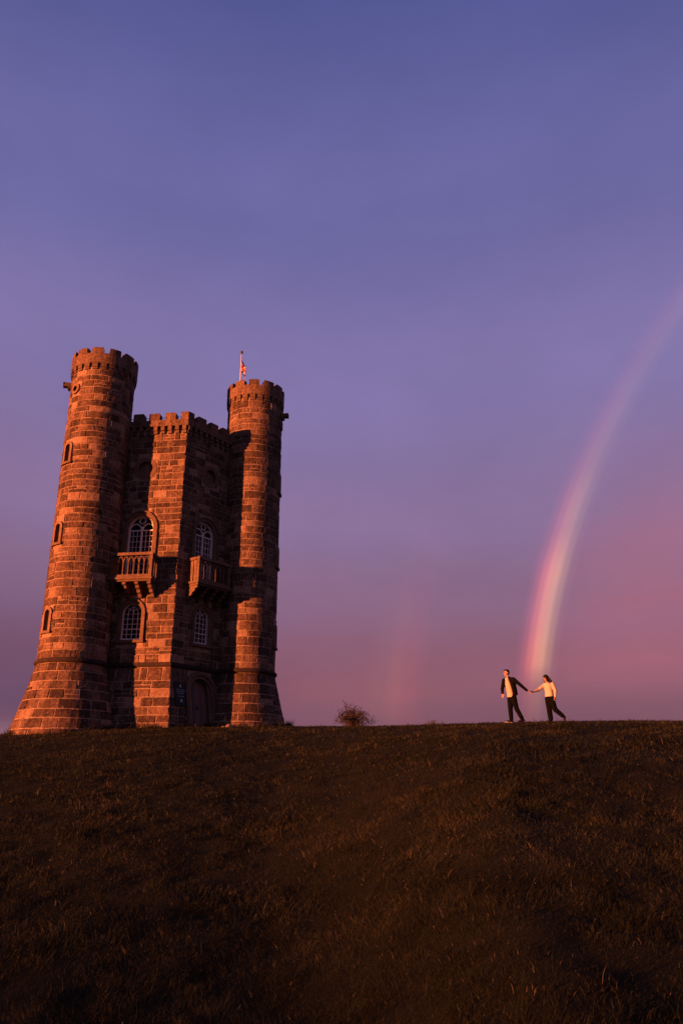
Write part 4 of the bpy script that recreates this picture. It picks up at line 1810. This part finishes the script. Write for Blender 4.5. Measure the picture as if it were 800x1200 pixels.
# ------------------------------------------------------------------ rainbows: arcs of lit rain round the point opposite the sun
def rainbow(th0, th1, dist, stops, hstops, gain, label, n_th=14):
    e1 = Vector((0, 0, 1)).cross(anti).normalized()
    e2 = anti.cross(e1).normalized()
    v, f, band = [], [], []
    nphi = 150
    for i in range(nphi + 1):
        ph = R(-6) + (PI + R(12)) * i / nphi
        for k in range(n_th + 1):
            th = R(th0 + (th1 - th0) * k / n_th)
            d = anti * math.cos(th) + (e1 * math.cos(ph) + e2 * math.sin(ph)) * math.sin(th)
            v.append(d * dist)
            band.append((k / n_th, d.z))
    for i in range(nphi):
        for k in range(n_th):
            a = i * (n_th + 1) + k
            if min(v[a].z, v[a + n_th + 1].z) > -0.06 * dist:
                f.append((a, a + 1, a + n_th + 2, a + n_th + 1))
    me = bpy.data.meshes.new('rainbow')
    me.from_pydata(v, [], f)
    for nm, q in (('band', 0), ('height', 1)):
        at = me.attributes.new(nm, 'FLOAT', 'POINT')
        at.data.foreach_set('value', np.array([b[q] for b in band], dtype=np.float32))
    m = bpy.data.materials.new('rainbow_light')
    m.use_nodes = True
    nt = NT(m.node_tree)
    nt.n.clear()
    ab = nt.new('ShaderNodeAttribute', attribute_name='band').outputs['Fac']
    ah = nt.new('ShaderNodeAttribute', attribute_name='height').outputs['Fac']
    pos = nt.new('ShaderNodeNewGeometry').outputs['Position']
    nz = nt.noise(nt.mapping(pos, (1, 1, 1.6)), 0.0035, 3, 0.5)
    col = nt.ramp(ab, stops, 'EASE')
    hh = nt.ramp(nt.math('ADD', ah, nt.math('MULTIPLY', nt.math('SUBTRACT', nz, 0.5), 0.03)), [(p, (q, q, q)) for p, q in hstops], 'EASE')
    st = nt.math('MULTIPLY', nt.math('MULTIPLY', hh, nt.math('ADD', nt.math('MULTIPLY', nz, 0.4), 0.8)), gain)
    em = nt.new('ShaderNodeEmission')
    nt.link(col, em.inputs['Color'])
    nt.link(st, em.inputs['Strength'])
    tr = nt.new('ShaderNodeBsdfTransparent')
    ad = nt.new('ShaderNodeAddShader')
    nt.link(em.outputs[0], ad.inputs[0])
    nt.link(tr.outputs[0], ad.inputs[1])
    out = nt.new('ShaderNodeOutputMaterial')
    nt.link(ad.outputs[0], out.inputs['Surface'])
    me.materials.append(m)
    o = bpy.data.objects.new('rainbow', me)
    COL.objects.link(o)
    tag(o, label, 'rainbow')
    return o


K = (0, 0, 0)
rainbow(40.75, 43.8, 2600, [(0.0, K), (0.12, (0.02, 0.016, 0.006)), (0.26, (0.16, 0.10, 0.035)), (0.40, (0.42, 0.20, 0.075)), (0.54, (0.52, 0.165, 0.07)), (0.66, (0.38, 0.07, 0.045)), (0.80, (0.14, 0.016, 0.02)), (0.92, (0.03, 0.003, 0.008)), (1.0, K)],
        [(0.0, 0.10), (0.07, 0.09), (0.115, 0.22), (0.15, 0.85), (0.24, 0.88), (0.31, 0.40), (0.39, 0.16), (0.50, 0.085), (0.6, 0.05), (1.0, 0.04)], 0.29,
        'bright peach and pink rainbow arc rising behind the walking couple')
rainbow(49.4, 54.2, 2700, [(0.0, K), (0.3, (0.5, 0.06, 0.05)), (0.5, (0.6, 0.16, 0.05)), (0.7, (0.2, 0.08, 0.03)), (1.0, K)],
        [(0.0, 0.06), (0.07, 0.2), (0.13, 0.5), (0.19, 0.32), (0.27, 0.10), (0.36, 0.02), (1.0, 0.0)], 0.052,
        'faint second rainbow arc in the sky between the tower and the couple')
